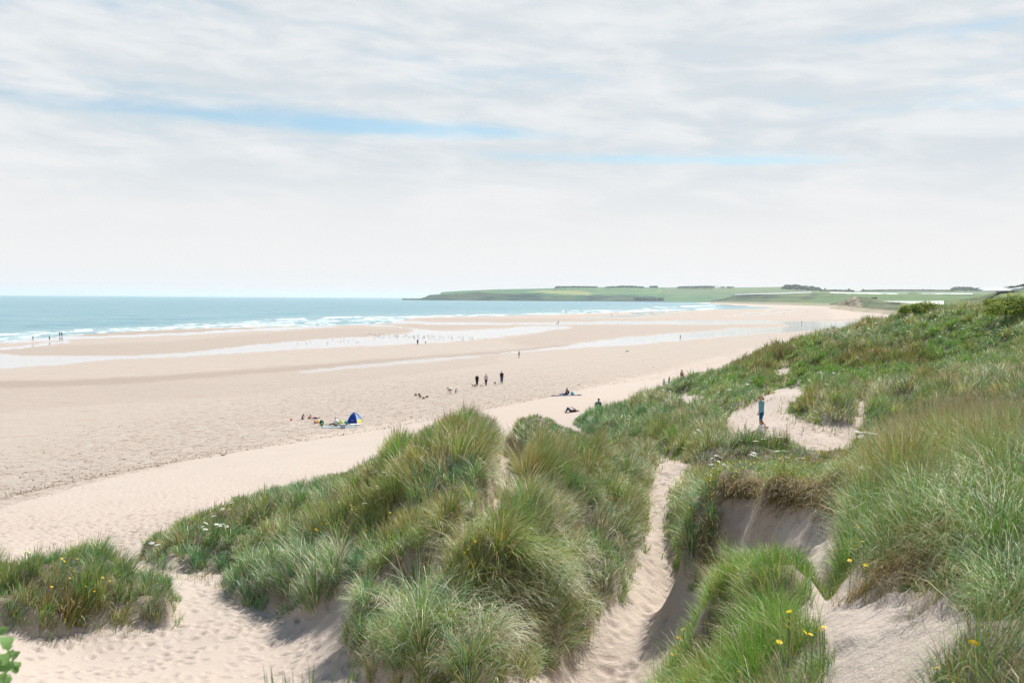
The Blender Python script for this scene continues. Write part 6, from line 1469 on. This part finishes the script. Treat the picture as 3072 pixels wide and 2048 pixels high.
def yflower(u, v, d0, d1, R_, h, lab, grp):
    p = place_head(u, v, h, d0, d1); root = empty('yellow_flower', p); tag(root, lab, 'wildflower', grp)
    s = bpy.data.objects.new('stem', MES); COL.objects.link(s); s.parent = root; s.scale = (1 if R_ < .03 else 1.3, 1, h)
    o = bpy.data.objects.new('flower_head', MEF); COL.objects.link(o); o.parent = root; o.location = (0, 0, h); o.scale = (R_,) * 3; o.rotation_euler = (random.gauss(.45, .25), random.gauss(0, .3), random.random() * 6)
for pts_, dr, R_, h, lab, grp in [
 ([(1678,1732),(1686,1735),(1681,1746),(1687,1753),(1696,1757),(1691,1739),(1767,1838),(1780,1834),(1472,1718),(1373,1717),(1395,1650),(1416,1716),(1585,1610)], (15, 30), .030, .75, 'small yellow flower on the broad mound left of the path', 'yellow flowers on the broad mound'),
 ([(1420,1625),(1426,1622),(1418,1633),(1412,1640),(1404,1648)], (17, 32), .034, .7, 'yellow flower in the tight group by the bare spot on the mound', 'yellow flowers by the bare spot'),
 ([(2172,1728),(2110,1777),(2055,1637),(2076,1638),(2068,1520)], (13, 26), .028, .6, 'yellow flower on the steep clump right of the footpath', 'yellow flowers right of the footpath'),
 ([(2005,1961),(2028,1969),(2008,1973),(2034,1990),(2035,1894),(2050,1888),(2018,1901),(2025,1911),(2066,1880),(2084,1876),(2294,1660),(2367,1834),(2365,1857),(2363,1876),(2337,1965),(2216,2018)], (6.5, 16), .022, .38, 'yellow flower in the lush green bank at the bottom', 'yellow flowers in the green bank'),
 ([(2472,1876),(2467,1893),(2415,1897),(2432,1902),(2458,1888),(2811,2001)], (4.5, 12), .018, .35, 'yellow flower standing over the near bare sand', 'yellow flowers over the near sand'),
 ([(2566,1582),(2576,1581),(2579,1556),(2588,1624),(2572,1633),(2501,1651),(2549,1679),(2597,1693),(2390,1661)], (6, 15), .019, .30, 'yellow flower on the grassy edge between bank and nearest dune face', 'yellow flowers between bank and dune face'),
 ([(185,1673),(193,1684),(234,1675),(106,1692),(154,1703),(266,1723),(279,1727),(308,1729),(306,1758),(360,1728),(189,1761),(233,1769),(257,1758),(283,1770),(155,1757),(222,1713),(330,1745),(210,1730)], (22, 33), .036, .72, 'small yellow flower in the left clump', 'yellow flowers in the left clump'),
 ([(1102,1554),(1055,1522),(1062,1520),(980,1571),(965,1572),(948,1584),(978,1556),(1171,1537),(1020,1568),(990,1588),(952,1590),(940,1530),(960,1525),(1100,1590)], (22, 40), .040, .72, 'small yellow flower on the long ridge below the peak', 'yellow flowers on the long ridge'),
 ]:
    for u, v in pts_: yflower(u, v, dr[0], dr[1], R_, h, lab, grp)
yflower(2921, 1927, 3.6, 7, .026, .30, 'biggest bright yellow flower, at the lower right in front of drooping leaves', None)
# yellow bedstraw: foamy patches nobody could count
r = np.random.default_rng(12); n = 2600; blobs = [(2330,1445,80,10,.35),(2200,1450,50,14,.25),(2130,1460,40,30,.3),(2590,1340,40,12,.35),(2440,1400,80,12,.15),(1500,1380,20,14,.2),(1660,1680,60,30,.1),(1100,1580,60,30,.1),(2050,1350,120,20,.1),(2590,1085,30,10,.1),(2560,1430,60,14,.2),(1960,1270,60,14,.12)]
wts = np.array([b[2] * b[3] * b[4] for b in blobs]); kk = r.choice(len(blobs), n, p=wts / wts.sum()); B = np.array(blobs)[kk]
uu = B[:, 0] + r.normal(0, .6, n) * B[:, 2]; vv_ = B[:, 1] + 12 + r.normal(0, .6, n) * B[:, 3]
cache = {}; P = []
for u, v in zip(uu, vv_):
    key = (int(u / 12), int(v / 6))
    if key not in cache: cache[key] = ground_hit(key[0] * 12 + 6, key[1] * 6 + 3, near=8)
    p = cache[key]; P.append((p[0] + random.gauss(0, .12), p[1] + random.gauss(0, .35), p[2]))
P = np.array(P); gk_ = grass_mask(P[:, 0], P[:, 1], ground_z(P[:, 0], P[:, 1])) > .6; P = P[gk_]; P = P[(P[:, 1] < 34) | (rng.random(len(P)) < .25)]; n = len(P); P[:, 2] = ground_z(P[:, 0], P[:, 1]) + r.uniform(.12, .42, n); s = (.006 + P[:, 1:2] * .00030) * r.uniform(.6, 1.3, (n, 1))
a = r.normal(0, 1, (n, 3)); a /= np.linalg.norm(a, axis=1)[:, None]; b = np.cross(a, r.normal(0, 1, (n, 3))); b /= np.linalg.norm(b, axis=1)[:, None]
vv = np.stack([P - a * s - b * s, P + a * s - b * s, P + a * s + b * s, P - a * s + b * s], 1).reshape(-1, 3)
tag(mesh_np('bedstraw', vv, quads(n), cloth('mustard_florets', (.66, .60, .12)), smooth_=False), 'foamy yellow bedstraw patches in the grass, thickest above the eroded bank', 'wildflowers', None, 'stuff')

# ------------------------------------------------------------------ hanging dry roots on the lips of the eroded bank
HP = []
for u0, v0, u1, v1, m in [(2165,1482,2330,1476,1500),(2330,1476,2430,1490,2200),(2430,1480,2560,1500,2600),(2560,1510,2540,1600,500),(2660,1740,2560,1785,500),(2130,1560,2120,1700,400),(2650,1690,2860,1760,1300),(2700,1600,2860,1640,600)]:
    for k in range(14):
        t_ = (k + .5) / 14; p = ground_hit(u0 + (u1 - u0) * t_, v0 + (v1 - v0) * t_, near=4)
        for q in range(m // 14): HP.append((p[0] + random.gauss(0, .12), p[1] + random.gauss(0, .10)))
HP = np.array(HP); N = len(HP); bx, by = HP[:, 0], HP[:, 1]; bz = ground_z(bx, by) + .02; pu, pv, pf = project(bx, by, bz)
r_ = np.clip(np.interp(by, rows, np.arange(NR)).astype(int), 0, NR - 1); c_ = np.clip(((bx / (by + 20) + .66) / 1.32 * (NC - 1)).astype(int), 0, NC - 1)
ra = rng.normal(-1.57, .9, N); ox, oy = np.cos(ra), np.sin(ra); Lb = rng.uniform(.16, .62, N) * np.interp(pf, [5, 14], [.6, 1.]); lean = rng.uniform(.8, 2., N); drp = rng.uniform(.6, 1.4, N)
cpk = rng.choice([3, 5, 7, 4, 2], N, p=[.25, .35, .2, .05, .15]); colb = PAL[cpk] * (.6 + .6 * rng.random((N, 1))); wid = bw(pf) * .8; stalk = np.zeros(N, bool)
gz_sv = gzx, gzy; gzx = gzx * 1.6 - 0; gzy = gzy * 1.6
build_blades('root_mat', np.ones(N, bool), 'dry brown roots and dead grass hanging over the lip of the eroded sand bank')

# ------------------------------------------------------------------ out-of-focus plants close to the photographer
MLEAF = leaf_mat('fresh_leaf', (.10, .22, .08), (.20, .34, .11), .4)
pl = at(22, 1985, Y=2.6); root = empty('leafy_plant', (pl[0] - .04, pl[1], pl[2] - .9)); tag(root, 'bright green broad-leaved plant cut by the lower left corner, out of focus', 'plant')
obj_bm('stem', tube([(0, 0, -.3), (.01, 0, .4), (.0, .01, .98)], .006), MSTEM, root)
for k, (u, v, s_, tl_) in enumerate([(a_, b_, c_ * .66, d_) for a_, b_, c_, d_ in [(6,1890,.024,.3),(14,1925,.034,.5),(2,1960,.034,.2),(26,1962,.026,.8),(40,1980,.022,.4),(12,1995,.032,.6),(34,2000,.026,.2),(54,1992,.016,.9),(4,2025,.03,.4),(18,2030,.024,.1),(45,1960,.016,.3),(20,1945,.02,.5),(8,1975,.03,.9),(30,1940,.018,.1),(48,2008,.02,.6),(6,2045,.03,.3),(30,2030,.02,.8)]]):
    q = Vector(at(u, v, Y=2.6 + (k % 4) * .03)) - Vector(root.location); bm = bmesh.new(); n_ = 12; ctr = bm.verts.new((0, 0, 0)); ring_ = []
    for j in range(n_):
        a = 2 * math.pi * j / n_; rr = s_ * (1 - .35 * max(0, math.cos(a)) ** 8 * -1) * (1 + .12 * math.sin(a * 5)); ring_.append(bm.verts.new((math.cos(a) * rr, math.sin(a) * rr * .85, .25 * s_ * math.cos(2 * a))))
    for j in range(n_): bm.faces.new((ctr, ring_[j], ring_[(j + 1) % n_]))
    bmesh.ops.rotate(bm, verts=bm.verts, cent=(0, 0, 0), matrix=Euler((.7 + tl_ * .6, tl_ - .4, k * 1.3)).to_matrix()); bmesh.ops.translate(bm, verts=bm.verts, vec=q)
    obj_bm('leaf', bm, MLEAF, root, True)
tf = Vector(at(930, 2300, Y=3.1)); tf.z = float(ground_z(tf.x, tf.y)); root = empty('grass_tuft', tf); tag(root, 'few blurred grass tips poking up at the bottom edge, close to the camera', 'grass tuft')
MNG = simple_mat('near_grass', (.14, .24, .07), .5, .2, 20)
for k, (u, v, u0, w_) in enumerate([(790,1992,800,.0022),(812,1990,822,.0045),(798,2010,806,.002),(944,1984,934,.0045),(925,1978,932,.002),(1068,1974,1030,.0055),(1010,1980,990,.002),(852,2012,864,.0035),(876,2004,884,.002),(848,2020,852,.0025),(905,2006,912,.0018)]):
    Y_ = 3.1 + (k % 3) * .05; tip = Vector(at(u, v, Y=Y_)); mid = Vector(at(u0, 2090, Y=Y_ + .02)); b0 = Vector((tf.x + (u0 - 930) / FPX * 3.1 * .5, tf.y, tf.z))
    bm = tube([q - tf for q in (b0, b0.lerp(mid, .5) + Vector((0, 0, .02)), mid, mid.lerp(tip, .55), tip)], [w_, w_, w_ * .9, w_ * .7, .0004], 5); obj_bm('leaf', bm, MNG, root, True)
